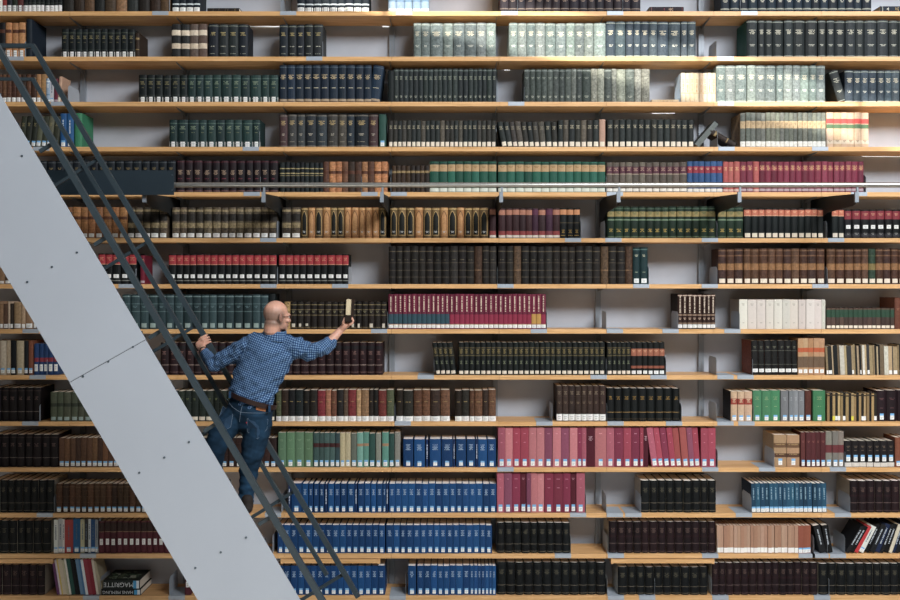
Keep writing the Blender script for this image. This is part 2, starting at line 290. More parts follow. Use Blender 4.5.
S('rb9',['5a3028'],'red brown',.2,label=BL)
S('pur9',['2a1a20','2c1c22'],'dark maroon',.12,label=(.05,.25,.5,'b'),text=((.7,2,'6a4a4c',.5),(.4,1,'6a4a4c',.4)),depth=.3)
S('br10',['54382a','4a3226','5c3e2c','68482e'],'brown cloth',.2,label=(.03,.2,.9,'b'),rnd=.3,hj=.02)
S('br11',['45301f','4e3524','3c2a20','573a28'],'brown leather',.35,label=(.03,.2,.85,'b'),ribs=(.35,.55,.75),bands=((.88,.9,'6a5038'),))
S('br10d',['3a2824','402a26','342422'],'dark brown',.25,label=(.03,.2,.8,'b'),rnd=.3,ribs=(.4,.6,.8))
S('green10',['5c7e5e','628462','587858'],'sage green',.06,label=BL,text=((.75,2,'7e9a7c',.5),(.5,1,'7e9a7c',.4)),rnd=.3)
S('teal10',['3c5450','445c58','34484c'],'dark teal with a maroon band',.1,bands=((.58,.7,'4a2424'),),label=BL,rnd=.3)
S('beige10',['b4a480','bcac88'],'beige',.12,label=BL,rnd=.3)
S('mint10',['6a9c8c','5a8e80'],'mint green',.08,bands=((.6,.68,'a07a5c'),),label=BL,rnd=.3)
S('dteal10',['2c5048'],'deep teal',.1,label=BL,rnd=.3)
S('greyg10',['76786c','6a6e64','7c7e74'],'grey green',.08,label=BL,rnd=.3)
S('olive10',['9a946e'],'pale olive',.08,label=BL,rnd=.3)
S('journal',['0a4276','083c6e','0d487e'],'blue',.05,text=((.68,5,'a9bdd4',.5),),label=(.04,.22,.5,'b4'),rnd=.15,page='f6f3f0',depth=.27)
S('journal_thin',['123668','0f3060'],'thin blue',.05,vtext=('cfd8e2',.3,.8),rnd=.1,page='f6f3f0',depth=.27)
S('pink',['a04e60','a85566'],'pink',.07,text=((.82,1,'d08898',.3),(.6,1,'d08898',.25)),label=BL,rnd=.15,depth=.27)
S('lpink',['b86a70','c07479'],'pale pink',.07,text=((.82,1,'dca0a4',.3),),label=BL,rnd=.15,depth=.27)
S('rose',['9c3b4d','a44355'],'rose red',.06,text=((.82,1,'d08898',.3),(.6,1,'d08898',.25)),label=BL,rnd=.15,depth=.27)
S('crimson',['7c2a40','802d46'],'crimson',.06,text=((.82,1,'c08898',.4),(.6,1,'c08898',.3)),label=BL,rnd=.15,depth=.27)
S('mauve',['7f4059','86455c'],'mauve',.06,text=((.82,1,'c08898',.3),),label=BL,rnd=.15,depth=.27)
S('dmar',['58182a'],'dark maroon',.06,text=((.7,4,'c0a0a8',.5),),rnd=.15,depth=.27)
S('dmarl',['5c1a2c'],'dark maroon',.06,text=((.82,2,'b08890',.5),),label=BL,rnd=.15,depth=.27)
S('brick',['a04c48','a85450'],'brick pink',.07,label=BL,rnd=.15,depth=.27)
S('tanbox',['a07e5a','a88662'],'tan',.08,bands=((.6,.74,'6a4c34'),(.3,.42,'5a3c2c')),text=((.67,1,'b09468',.7),(.36,1,'b09468',.7)),label=(.06,.26,.4,'b'),rnd=.2,depth=.33,side='a89880')
S('mar10',['5c2a2e','62302f','56282c'],'maroon',.1,text=((.7,2,'8a5a54',.5),),label=BL,rnd=.3)
S('gm10',['7a746c','80786e'],'grey with a maroon band',.08,bands=((.4,.62,'6a3034'),),label=BL,rnd=.3)
S('bl10',['221d1f','252022'],'black',.08,bands=((.01,.17,'cfcac2'),),label=(.22,.46,.6,'b'),text=((.74,2,'6a5c50',.5),(.6,1,'6a5c50',.4)),rnd=.3,page='c8c2b6')
S('rbr10',['7a4630'],'red brown',.15,label=BL)
S('blk_med',['101417','12171a','0e1316'],'black',.06,bands=((.29,.3,'7a7060'),(.05,.065,'6a6250'),(.93,.94,'2c3032')),text=((.68,4,'5a5648',.55),),rnd=.65,page='f4f1ea',depth=.36,side='a8a296')
S('ox_med',['24141a','28161b','201218'],'dark maroon',.08,bands=((.3,.31,'7a6460'),(.05,.06,'6a5250'),(.5,.56,'30181e')),text=((.7,4,'64504a',.55),),rnd=.65,page='f4f1ea',depth=.36,side='a8a090')
S('teal11',['1c4560','20506a','1a4058'],'teal blue',.08,label=(.02,.2,.92,'b'),vtext=('8aa8b8',.45,.85),rnd=.15,page='f2efe8',depth=.3,side='16304a')
S('mag',['d8d8d4','c8ccd0','e0ddd6'],'white',.06,label=(.04,.18,.8,'b'),vtext=('5a6a7a',.4,.85),rnd=.05,depth=.24,hj=.03)
S('mix12',['d6d6d2','babec2','e0e0dc','a83c3c','1c5c8c','b4ac8c','3a3a3c','c8ccd0','1c4a7c','8a8e92'],'mixed',.05,label=(.04,.18,.8,'b'),vtext=('5a6a7a',.4,.85),rnd=.05,depth=.24,hj=.02)
S('mar12',['58222e','5c2632','521e2a'],'maroon',.12,bands=((.68,.96,'3c2a26'),(.66,.68,'8a6a54')),label=(.26,.45,.55,'w'),rnd=.4)
S('pinkb',['a88068','ac866c','b08c74','a47a60'],'pale brown',.05,label=(.02,.2,.98,'w'),rnd=.05,depth=.25,jitc=.06,page='c8b8a8')
S('rustb',['8c4c38','904e3a'],'rust brown',.05,label=(.02,.2,.98,'b'),rnd=.05,depth=.25)
S('blk12',['16181a','1c1e22','101214'],'black',.05,vtext=('b8c0c8',.3,.85),rnd=.05,depth=.26)
S('red12',['b82c30'],'red',.05,rnd=.05,depth=.26)
S('cream12',['c9c0a8'],'cream',.05,rnd=.05,depth=.26)
S('bb12',['1c2c4c'],'dark blue',.05,rnd=.05,depth=.26,vtext=('b8c0c8',.3,.85))
S('mag13',['6a3c6a','d8d4dc','e0c860','d8cdb0','d2c6a8','ece8e0','2c5c54','22242a','1c1e22','6a94b8','4a7ca8','dce0e4','a03848','8a2434','c8c0b0'],'coloured',.05,rnd=.05,depth=.24,hj=.02)
S('flat_art',['15181b'],'black',.05,rnd=.05)
S('held',['2a211b','241c18'],'dark brown',.2,rnd=.5,page='d8c8a8')
S('grey_fallen',['6e7472'],'grey',.1,rnd=.1,page='d0ccc0')

# ------------------------------------------------------------------ book geometry
LBL={'w':hx('e9e9e6',.03),'c':hx('ddd3c2',.05),'p':hx('8fa09c',.05),'s':hx('c8c0b0',.1)}
def book_geo(w,h,d,st,rng,col):
    """three buffers (cover, pages, label) with the spine foot centred at the origin and the spine facing -y"""
    cov,pag,lab=MB(),MB(),MB()
    al=st['noise']; base=(col[0],col[1],col[2],al)
    r=st['rnd']*w*.42; bt=min(.003,w*.12)
    na=7 if st['rnd']>.12 else 3
    hw=w/2
    def arc(x):  # y of the spine surface at x
        u=max(-1,min(1,x/hw)); return r*(1-math.sqrt(max(0,1-u*u*.92)))*1.25 if r>0 else 0
    xs=[-hw*cos(pi*i/(na-1)) for i in range(na)]
    prof=[(x,arc(x)) for x in xs]
    # z levels
    ev=[0,h]
    for b in st['bands']: ev+= [b[0]*h,b[1]*h]
    ribs=[z*h for z in st['ribs']]; rw=.0035
    for z in ribs: ev += [z-rw,z+rw]
    ev=sorted(set(round(e,5) for e in ev))
    lv=[ev[0]]
    for e in ev[1:]:
        if e-lv[-1]>.0008: lv.append(e)
    lv[-1]=h
    sidec=(hxb(st['side'],al) if st['side'] else base)
    def zcol(zm):
        c=base
        for b in st['bands']:
            if b[0]*h<=zm<=b[1]*h: c=hxb(b[2],al*.7)
        return c
    def isrib(zm): return any(abs(zm-z)<rw for z in ribs)
    for a,b in zip(lv,lv[1:]):
        zm=(a+b)/2; c=zcol(zm); off=-.0018 if isrib(zm) else 0
        if off: c=tuple(x*1.25 for x in c[:3])+(c[3],)
        for i in range(na-1):
            (x0,y0),(x1,y1)=prof[i],prof[i+1]
            cov.face([(x0,y0+off,a),(x1,y1+off,a),(x1,y1+off,b),(x0,y0+off,b)],c)
        if off:
            for z,fl in ((a,1),(b,0)):
                for i in range(na-1):
                    (x0,y0),(x1,y1)=prof[i],prof[i+1]
                    q=[(x0,y0,z),(x1,y1,z),(x1,y1+off,z),(x0,y0+off,z)]
                    cov.face(q if not fl else q[::-1],c)
    ye=prof[0][1]
    # boards: outer, inner, fore edges, top and bottom edges
    for sgn in (-1,1):
        xo=sgn*hw; xi=sgn*(hw-bt)
        P=[(xo,ye,0),(xo,d,0),(xo,d,h),(xo,ye,h)]; cov.face(P if sgn>0 else P[::-1],sidec)
        P=[(xi,ye+bt,0),(xi,d,0),(xi,d,h),(xi,ye+bt,h)]; cov.face(P[::-1] if sgn>0 else P,base)
        P=[(xo,d,0),(xi,d,0),(xi,d,h),(xo,d,h)]; cov.face(P if sgn>0 else P[::-1],base)
        for z in (0,h):
            P=[(xo,ye,z),(xo,d,z),(xi,d,z),(xi,ye+bt,z)]; cov.face(P if (z==h)==(sgn>0) else P[::-1],base)
    # spine thickness ring at head and tail
    for z in (0,h):
        for i in range(na-1):
            (x0,y0),(x1,y1)=prof[i],prof[i+1]
            k=1-2*bt/w
            P=[(x0,y0,z),(x1,y1,z),(x1*k,y1+bt,z),(x0*k,y0+bt,z)]
            cov.face(P if z==h else P[::-1],base)
    # page block
    g=min(.004,h*.02); pc=jit(hx(st['page'],.1),rng,.08); k=hw-bt
    pts=[(-k,ye+bt+.001),(k,ye+bt+.001),(k,d-.004),(k*.5,d-.007),(-k*.5,d-.007),(-k,d-.004)]
    n=len(pts); vs=[(x,y,g) for x,y in pts]+[(x,y,h-g) for x,y in pts]
    pag.idx(vs,[tuple(reversed(range(n))),tuple(range(n,2*n))]+[(i,(i+1)%n,(i+1)%n+n,i+n) for i in range(n)],pc,1)
    # lettering: rows of small raised strokes that follow the spine
    e=.0006
    def patch(buf,x0,x1,z0,z1,c,m,off=e):
        ns=3 if r>0 and (x1-x0)>.01 else 1
        for i in range(ns):
            a=x0+(x1-x0)*i/ns; b=x0+(x1-x0)*(i+1)/ns
            buf.face([(a,arc(a)-off,z0),(b,arc(b)-off,z0),(b,arc(b)-off,z1),(a,arc(a)-off,z1)],c,m)
    for (zc,nl,tc,wf) in st['text']:
        c=hx(tc,.15); lh=.0065; z=zc*h+nl*lh*.8
        for i in range(nl):
            wl=w*wf*(1 if i%2==0 else .62)*rng.uniform(.85,1.05); x=-wl/2; nlet=max(2,int(wl/.006)); lw=wl/nlet
            for j in range(nlet):
                if nlet>4 and rng.random()<.1: continue
                patch(cov,x+j*lw,x+j*lw+lw*.72,z,z+lh,c,0,e if not ribs else .0022)
            z-=lh*1.75
    if st['arch']:
        ci,co_=hxb(st['arch'][0],.2),hxb(st['arch'][1],.2)
        for c,xw,zl,zs_,zp,off in ((co_,.40,.09,.70,.90,.0006),(ci,.32,.11,.68,.86,.0012)):
            m=8
            for q in range(m):
                u0,u1=-1+2*q/m,-1+2*(q+1)/m
                t0,t1=[h*(zs_+(zp-zs_)*(1-abs(u)**1.6)) for u in (u0,u1)]
                xa,xb_=u0*xw*w,u1*xw*w
                cov.face([(xa,arc(xa)-off,zl*h),(xb_,arc(xb_)-off,zl*h),(xb_,arc(xb_)-off,t1),(xa,arc(xa)-off,t0)],c)
    if st['vtext']:
        tc,z0,z1=st['vtext']; c=hx(tc,.1); wl=min(.011,w*.45); z=z0*h
        while z<z1*h:
            ll=rng.uniform(.004,.007)
            patch(cov,-wl/2,wl/2,z,z+ll,c,0)
            z+=ll+rng.choice((.002,.002,.002,.008))
    lb=st['label']
    if lb:
        z0,z1,wf,kind=lb; z0*=h; z1*=h; wl=min(w*wf,w*.98); off=.0012 if not ribs else .0028
        if kind in 'm my' and kind!='w':
            if kind=='my': c=hx('d8cc50',.05) if rng.random()<.4 else LBL['w']
            else: c=LBL['w']
            if rng.random()<.45: wl=0
            kind='w_'
        else: c=LBL.get(kind,LBL['w'])
        if kind=='s':
            if rng.random()<.5: wl=0
            z0+=rng.uniform(0,.02); wl*=rng.uniform(.6,1.1)
        if wl>0:
            c=jit(c,rng,.06)
            if kind in ('b','b4'):
                wl=min(wl,.036); hh=z1-z0
                patch(lab,-wl/2,wl/2,z0+hh*.66,z1,hx('7fb2dc',.03),2,off)
                patch(lab,-wl/2,wl/2,z0,z0+hh*.66,c,2,off)
                if kind=='b4':
                    patch(lab,-.0014,.0014,z0+hh*.05,z0+hh*.95,hx('a3bcd6',.03),2,off+.0004); patch(lab,-wl/2,wl/2,z0+hh*.36,z0+hh*.41,hx('a3bcd6',.03),2,off+.0004)
                else:
                    patch(lab,-wl*.3,wl*.3,z0+hh*.36,z0+hh*.44,hx('b4b9be',.03),2,off+.0004); patch(lab,-wl*.3,wl*.1,z0+hh*.18,z0+hh*.26,hx('b4b9be',.03),2,off+.0004)
            elif kind=='y':
                patch(lab,-wl/2,wl/2,z0,z1,hx('e0cc3a',.03),2,off)
            else:
                patch(lab,-wl/2,wl/2,z0,z1,c,2,off)
                if kind=='w' and w>.04:
                    hh=z1-z0; patch(lab,-wl*.28,wl*.28,z0+hh*.55,z0+hh*.7,hx('bcbebf',.03),2,off+.0004); patch(lab,-wl*.2,wl*.2,z0+hh*.25,z0+hh*.4,hx('c6c6c5',.03),2,off+.0004)
    return cov,pag,lab

# ------------------------------------------------------------------ shelf geometry (front top edges in the photo)
SH=[11.5,56.8,102,147,192.2,238.2,284.2,329.3,375.3,421.7,467.6,513.2,554,595.8]
TH=4.0
SHELF_DEPTH=.41
SHELFNAME=['top shelf','second shelf from the top','third shelf from the top','fourth shelf from the top','fifth shelf from the top','sixth shelf from the top','seventh shelf from the top',
 'seventh shelf from the bottom','sixth shelf from the bottom','fifth shelf from the bottom','fourth shelf from the bottom','third shelf from the bottom','second shelf from the bottom','bottom shelf']
ORD=['','first','second','third','fourth','fifth','sixth','seventh','eighth','ninth','tenth','eleventh','twelfth','thirteenth','fourteenth','fifteenth','sixteenth','seventeenth','eighteenth','nineteenth','twentieth',
 'twenty-first','twenty-second','twenty-third','twenty-fourth','twenty-fifth','twenty-sixth','twenty-seventh','twenty-eighth','twenty-ninth','thirtieth','thirty-first','thirty-second','thirty-third','thirty-fourth','thirty-fifth','thirty-sixth']
NUM=['','one','two','three','four','five','six','seven','eight','nine','ten','eleven','twelve','thirteen','fourteen','fifteen','sixteen','seventeen','eighteen','nineteen','twenty']+['%s'%i for i in range(21,60)]

# ------------------------------------------------------------------ runs of books: row, x0, x1, count, top y of the spine, style (or cycle of styles), what, options
RUNS=[]
def run(row,x0,x1,n,top,st,what,**o): RUNS.append((row,x0,x1,n,top,st if isinstance(st,list) else [st],what,o))
# row 0
run(0,-14,23,7,-22,'mix_wl','book with white foot label')
run(0,23,62,9,-23,'black_wl','book with white foot label')
run(0,62,170,10,-25,'old_top','old leather volume')
run(0,172,200,4,-25,'navy_wb','black volume with pale bands')
run(0,297,369,9,-24,'navy_wb','black volume with pale bands')
run(0,388,429,5,-24,'blue_white','pale blue volume')
run(0,500,641,16,-24,'plum','dark plum volume')
run(0,721,872,17,-24,'navy_plain','navy volume')
# row 1
run(1,-8,25,5,22,['tan_wl'],'leather volume with white label')
run(1,26,32,1,19,'atlas','tall navy folio')
run(1,61,134.5,11,28.5,'black_wl','black volume with white foot label')
run(1,135,139,1,32,'brown_s','dark brown book')
run(1,171,207,4,23.5,'patch','brown and cream quarter-bound volume')
run(1,208,248,4,23.5,'dark_folio','dark grey folio')
run(1,279,323,5,24,'dark_folio','dark grey folio')
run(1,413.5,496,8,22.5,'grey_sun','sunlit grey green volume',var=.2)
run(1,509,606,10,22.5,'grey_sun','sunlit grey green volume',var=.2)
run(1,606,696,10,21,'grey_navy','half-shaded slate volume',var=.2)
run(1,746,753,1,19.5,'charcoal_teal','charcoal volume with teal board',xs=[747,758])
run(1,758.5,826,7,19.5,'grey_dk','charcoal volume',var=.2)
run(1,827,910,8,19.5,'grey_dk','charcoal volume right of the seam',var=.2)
# row 2
run(2,-8,36,9,74,'leather_wl','brown leather volume')
run(2,36,46,2,73.5,'tan_l','tan leather volume')
run(2,46,57.5,3,78,['blue_white','mag','maroon_gold'],'thin book')
run(2,138,187,6,74.5,'black_wl','black volume with white foot label')
run(2,187.5,278,10,74.5,'green_wl','dark green volume with white foot label',var=.15)
run(2,279,371.5,11,64.5,'navy_tall','tall navy volume')
run(2,387.5,394,1,70,'bl_teal','narrow black book',xs=[387.8,394])
run(2,394,496.5,21,68.3,'narrow_green','narrow grey green volume')
run(2,524,582,10,68.5,'narrow_grey','narrow weathered grey volume')
run(2,582,650,9,68.5,['narrow_grey','pale_sun','pale_sun'],'sunlit grey volume',var=.25)
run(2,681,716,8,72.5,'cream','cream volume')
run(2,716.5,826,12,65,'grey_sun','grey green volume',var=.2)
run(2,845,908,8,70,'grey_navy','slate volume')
# row 3
run(3,18,58,7,116,'olive_lean','olive book',tilt=6)
run(3,59.5,73.5,2,113,'blue','blue book')
run(3,74,82.5,1,113,'green','bright green book',xs=[74,82])
run(3,169,260,10,119.5,'green_wl','dark green volume with white foot label',var=.15)
run(3,279,378,10,114.3,'folio3','dark folio',var=.2)
run(3,378.5,386.5,1,114,'dteal10','dark teal folio',xs=[379,386])
run(3,388.5,496,23,120.3,['band_dark','band_dark','band_dark','band_grey'],'narrow dark volume with cream label')
run(3,502,558,10,121.5,['band_dark','band_dark','band_grey','band_grey'],'leaning narrow volume with cream label',tilt=-11,tilt1=-3)
run(3,558,599,7,119.8,['band_dark','band_grey','band_dark'],'narrow volume with cream label')
run(3,599,606,1,119,'peach','peach volume',xs=[599.3,605.6])
run(3,607,694,14,119.3,'band_dark','charcoal volume with cream label')
run(3,740.5,826,18,112.5,'grey_peach','grey volume with tan patch',var=.15)
run(3,826.5,869,6,112.3,'cream_red','cream volume with red and green patches')
# row 4
run(4,30,175.5,17,160.5,'navy_low','black volume behind the dark plate')
run(4,176,278,12,160.3,'maroon_blk','dark maroon volume')
run(4,279.5,323,9,162.3,'gold_blk','black volume with gold lines')
run(4,323,387.5,10,161.5,'brown_l','brown leather volume')
run(4,392,429.5,8,165.3,'brown_s','small dark brown volume')
run(4,429.5,496.5,8,161.3,'green_tan','green volume with tan top')
run(4,498,605.5,13,161.6,'green_tan','green and tan volume right of the seam')
run(4,606.5,687,12,162.2,'grey_plum','grey volume with plum patch')
run(4,687.5,723,6,161.2,'blue_red','blue volume with red patch')
run(4,723.3,740,3,161.4,'coral','coral red volume')
run(4,740,864,20,161.4,['maroon_gold','maroon_gold','coral']+['maroon_gold']*17,'maroon volume with gold lettering')
# row 5
run(5,40,127,11,207,'tan_big','tan leather volume')
run(5,127,167,5,207.3,'marble','marbled black and tan volume left of the bracket')
run(5,171.5,277,13,207.3,'marble','marbled black and tan volume')
run(5,281.5,301,2,207.3,'marble','marbled black and tan volume right of the bracket',xs=[281.5,291,300.5])
run(5,301,386,12,207.5,['arch_b','arch_t','arch_b','arch_t','arch_b','arch_b','arch_t','arch_t','arch_t','arch_t','arch_t','arch_b'],'arched gilt volume left of the seam')
run(5,390,488.5,12,207.5,['arch_b','arch_b','arch_b','arch_t','arch_b','arch_b','arch_t','arch_b','arch_t','arch_b','arch_b','arch_b'],'arched gilt volume right of the seam')
run(5,489.5,497,1,208,'maroon_pink','maroon volume left of the seam',xs=[489.5,496])
run(5,498.5,560,9,208.3,['maroon_pink','maroon_pink','maroon_pink','maroon_pink','maroon_pink','maroon_plum','maroon_pink','maroon_plum','maroon_pink'],'dark maroon volume')
run(5,560,580,3,208,'blk_peach','black volume with tan top')
run(5,607.5,716,14,206.5,'dkgreen','dark green volume with gold band')
run(5,718.3,743.5,3,206.5,'dkgreen','dark green volume right of the bracket')
run(5,744,824,12,208.3,'blk_orange','black volume with orange top')
run(5,832,844.5,2,208.5,'blk_orange','black volume with orange top right of the bracket')
run(5,845,908,8,209.5,'blk_red2','black volume with maroon top')
# row 6
run(6,-8,10,3,268,'thin_tan','pale book')
run(6,98,136,5,253.5,'blk_red','black volume with red top')
run(6,168,276.5,15,254.2,'blk_red','black volume with red top')
run(6,278.5,348.5,10,254.2,'blk_red','black volume with red top right of the seam')
run(6,388.5,496.5,14,246.3,['old_black']*11+['old_brown']+['old_black']*2,'black leather volume with raised bands')
run(6,498,633,17,246.5,['old_black','old_black','old_brown']+['old_black']*10+['old_brown','old_black','old_black','old_brown'],'black leather volume right of the seam')
run(6,633,648,2,247.3,'teal_wl','dark teal volume')
run(6,718.5,825.5,13,248.7,'br_sun','brown leather volume with gilt centre',var=.1)
run(6,827.5,908,10,248.7,['br_sun']*5+['gr_sun']+['br_sun']*4,'brown leather volume right of the bookend',var=.1)
# row 7
run(7,-6,36,9,303,'thin_tan','thin pale book',var=.4)
run(7,122,268,17,294.8,'grey_teal','grey teal volume')
run(7,268,275,1,294,'bl_teal','black volume',xs=[268.5,275])
run(7,283,289.5,1,302,'dk_mar','marbled tan volume',xs=[284,290])
run(7,290,386.5,15,302,'dk_orn','small black leather volume')
run(7,388.3,449.5,13,294.3,'maroon_ser_t','maroon volume with teal foot')
run(7,449.5,531.5,17,294.3,'maroon_ser','plain maroon volume')
run(7,531.5,541,2,294.3,'maroon_ser_g','maroon volume with gold foot')
run(7,541,546,1,294.3,'maroon_ser','maroon volume at the end of its set')
run(7,678,715.5,8,294.3,'brown_ser','brown volume with cream lettering')
run(7,739.5,825.5,10,299.7,'white_vol','cream white volume',xs=[739.5,748,757,766,774,782.5,790,798.5,806,814.5,822,825.5])
run(7,826.5,894.5,15,308.3,'br_green','small brown volume with green band')
run(7,895,908,2,298,'br_box','red brown volume')
# row 8
run(8,-6,33,7,341,'mix8','pale book',var=.35)
run(8,34,58,5,344,'blue_redp','dark blue book with red patch')
run(8,160,284,15,343,'ox','dark maroon volume left of the man')
run(8,284,382.5,12,343,'ox','dark maroon volume')
run(8,436,456.5,4,343,'blk_gold','leaning black and gold volume',tilt=-7,tilt1=-7)
run(8,458.5,605,27,342.6,'blk_gold','black and gold volume')
run(8,607,631,5,342.6,'blk_gold','black and gold volume right of the bookend')
run(8,631,665,6,342.6,'blk_orb','black volume with orange bands')
run(8,752,798,7,341,'leath8','black leather volume with white label',tilt=-1,tilt1=-1)
run(8,798,825,5,338.5,'tan_or','tan volume with orange patch')
run(8,826.5,905,30,346,'pamph','thin pamphlet',var=.4,tilt=-3,tilt1=-1)
# row 9
run(9,-8,40,6,388,'blkm','tall black volume')
run(9,50,112,9,392.5,'olive_g','grey olive volume')
run(9,170,275,15,391.3,'dkgr9','small dark green volume')
run(9,276,394,18,390.7,'worn9','worn leather volume with white foot label',var=.25)
run(9,396,450,6,390.7,'worn9b','worn brown volume with white foot label',var=.25)
run(9,455,496,6,390.7,'worn9b','worn volume left of the empty bay',var=.25)
run(9,556.5,606,8,386.3,'br_wl9','dark brown volume with white foot label')
run(9,607,680,9,388.7,'blk_g9','black volume with gold lettering')
run(9,731,752.5,3,392,'cream_rd','cream volume with red patch')
run(9,753,780.5,3,391,'green9','green volume')
run(9,781,805,4,391,'grey9','grey volume',xs=[781,789,793.5,798.5,804.5])
run(9,805,812,1,391,'rb9','red brown volume',xs=[805.3,812])
run(9,813,826.5,1,391,'green9','wide green volume',xs=[813.3,826])
run(9,827.5,877,19,394,'pamph_y','thin book with yellow label')
run(9,877,910,3,391,'pur9','dark maroon book')
# row 10
run(10,-8,58,8,435,'blkm','tall black volume')
run(10,58.5,124,12,438.5,'br10','brown cloth book')
run(10,200,276.5,11,438.5,'br10d','dark brown book')
run(10,278,313,4,433,'green10','sage green volume')
run(10,313.3,340,5,433.5,'teal10','teal volume with maroon band')
run(10,340,350.5,2,433.5,'beige10','beige volume')
run(10,350.5,357,1,434,'greyg10','grey green volume right of the beige pair',xs=[350.8,357])
run(10,357,369,2,433,'mint10','mint green volume')
run(10,369,375.5,1,434,'dteal10','deep teal volume',xs=[369,375.3])
run(10,375.5,381,1,434,'greyg10','slim grey green volume',xs=[375.8,381])
run(10,381,389,1,433,'mint10','mint green volume',xs=[382,388.8])
run(10,389,394.5,1,434,'dteal10','deep teal volume',xs=[389,394.3])
run(10,394,394,3,433,'greyg10','grey green volume',xs=[394.6,400.2,405.8][:2])
run(10,403,496,11,439.7,['journal','journal','journal_thin','journal','journal','journal_thin','journal','journal','journal_thin','journal','journal'],'blue journal volume',
    xs=[(403,413.3),(414,425),(426,428.2),(429.5,441),(441.5,452.8),(453.3,455),(456,466),(466.7,475.5),(476,477.6),(478,487.2),(487.5,496)])
run(10,498,650,20,428,['pink','lpink','rose','rose','lpink','lpink','mauve','lpink','mauve','lpink','crimson','pink','dmar','lpink','pink','crimson','rose','crimson','rose','dmar'],'tall cloth book',
    xs=[498,505.3,512.8,520.5,529,536.5,544.5,552.7,561,569.5,577.5,582,586.5,595,606.5,614.5,623.5,631.5,640,643.5,648.5])
run(10,652,700.5,8,428,['pink','rose','crimson','rose','brick','brick','mauve','rose'],'leaning tall cloth book',tilt=-8,tilt1=-4,xs=None)
run(10,701,716,2,428.4,'rose','tall rose book right of the leaning books')
run(10,774,800,2,435.5,'tanbox','wide tan volume with dark patches',xs=[774,787,800])
run(10,801,826,5,432.8,'mar10','maroon volume')
run(10,826,844,3,432,'gm10','grey volume with maroon band')
run(10,844.5,895,7,441.5,'bl10','black volume with white foot')
run(10,895.5,908,2,438,'rbr10','red brown volume')
# row 11
run(11,-8,54,8,481,'blk_med','tall black volume')
run(11,56,147,15,484.5,'br11','brown leather book')
run(11,289,388,18,484.3,['journal_thin','journal','journal','journal','journal','journal','journal_thin']+['journal']*4+['journal_thin']+['journal']*5+['journal_thin'],'blue journal volume',
    xs=[(288.5,290.5),(291,301.6),(302.2,308),(308.5,313),(313.7,318.8),(319.4,324.3),(325,327.4),(328,334),(334.5,340),(340.5,346.7),(347.3,354.5),(355,357),(357.8,364),(364.3,370.5),(371,376.3),(376.8,382.6),(383,386),(386.4,388.2)])
run(11,389,496.5,16,484.3,'journal','blue journal volume right of the slim pair')
run(11,497,585,12,473.5,['pink','mauve','crimson','dmarl','mauve','lpink','lpink','crimson','crimson','crimson','dmarl','pink'],'tall cloth book',
    xs=[497,504,512,520.5,526.5,531,537.3,544.3,553.7,563,570.6,576.3,585])
run(11,641,716.5,9,481.3,'blk_med','black volume with gold lettering')
run(11,751.5,827,17,484,'teal11','teal blue volume',tilt=-1,tilt1=-1)
run(11,850,908,7,481.5,'ox_med','tall dark maroon volume')
# row 12
run(12,-8,50.5,7,521.5,'blk_med','tall black volume')
run(12,54,97.5,10,520,'mix12','thin illustrated book',var=.4,xs=[54,58,62.5,64.5,73,80,84.5,88,90.5,95,98])
run(12,98.5,176,13,522,'mar12','maroon volume with white label')
run(12,277.5,385,16,525.8,'journal','blue journal volume left of the seam')
run(12,386,492,16,525.8,'journal','blue journal volume')
run(12,497,570,9,523.5,'blk_med','tall black volume')
run(12,609,716,13,522.5,'ox_med','tall dark maroon volume')
run(12,717,798,24,526.3,'pinkb','thin pale brown volume')
run(12,798,811,3,526.3,'rustb','thin rust volume')
run(12,845,903,13,524,['blk12','blk12','red12','mag','blk12','blk12','bb12','blk12','blk12','cream12','bb12','blk12','blk12'],'leaning art book',tilt=31,tilt1=15,var=.2)
run(12,820,833,2,526,'blk12','leaning black book',tilt=-14,tilt1=-10)
# row 13
run(13,-8,44.5,6,566,'ox_med','tall dark maroon volume')
run(13,57,99,15,560,'mag13','leaning magazine',tilt=-9,tilt1=-9,var=.3)
run(13,184,192,1,566,'mar12','maroon book',xs=[184.5,191])
run(13,277,385,16,566.5,'journal','blue journal volume left of the gap')
run(13,408,416,1,566.5,'journal','lone blue journal beside the gap',xs=[408,416])
run(13,417,470,8,566.5,'journal','blue journal volume')
run(13,470,496,7,566.5,'journal','narrow blue journal volume')
run(13,497,606,12,563.3,'blk_med','tall black volume')
run(13,618,708,10,567.8,'blk_med','tall black volume under the tray')
run(13,712,818,14,563.5,'ox_med','tall dark maroon volume')
run(13,819,908,10,564.5,'blk_med','tall black volume')

# what hides books in the photograph: the stair panel, the man, the dark plate
def inpoly(x,y,P):
    c=False
    for i in range(len(P)):
        (x0,y0),(x1,y1)=P[i],P[i-1]
        if (y0>y)!=(y1>y) and x<(x1-x0)*(y-y0)/(y1-y0)+x0: c=not c
    return c
HIDE=[[(0,95),(300,600),(197,600),(0,268)],[(238,336),(264,333),(264,302),(291,302),(291,333),(330,338),(352,316),(354,328),(333,351),(292,372),(278,408),(268,445),(254,503),(238,503),(240,450),(215,455),(205,425),(228,395),(236,380),(203,372),(203,345)],
      [(45,171),(175,171),(175,195),(45,195)],[(-50,-50),(0,-50),(0,650),(-50,650)],[(900,-50),(960,-50),(960,650),(900,650)],[(-50,-60),(960,-60),(960,0),(-50,0)],[(613,557),(712,557),(712,564),(613,564)],
      [(175,182),(900,182),(900,188),(175,188)]]
def visible(x0,x1,y0,y1):
    k=0;n=0
    for i in range(4):
        for j in range(8):
            x=x0+(x1-x0)*(i+.5)/4; y=y0+(y1-y0)*(j+.5)/8; n+=1
            if not any(inpoly(x,y,P) for P in HIDE): k+=1
    return k/n

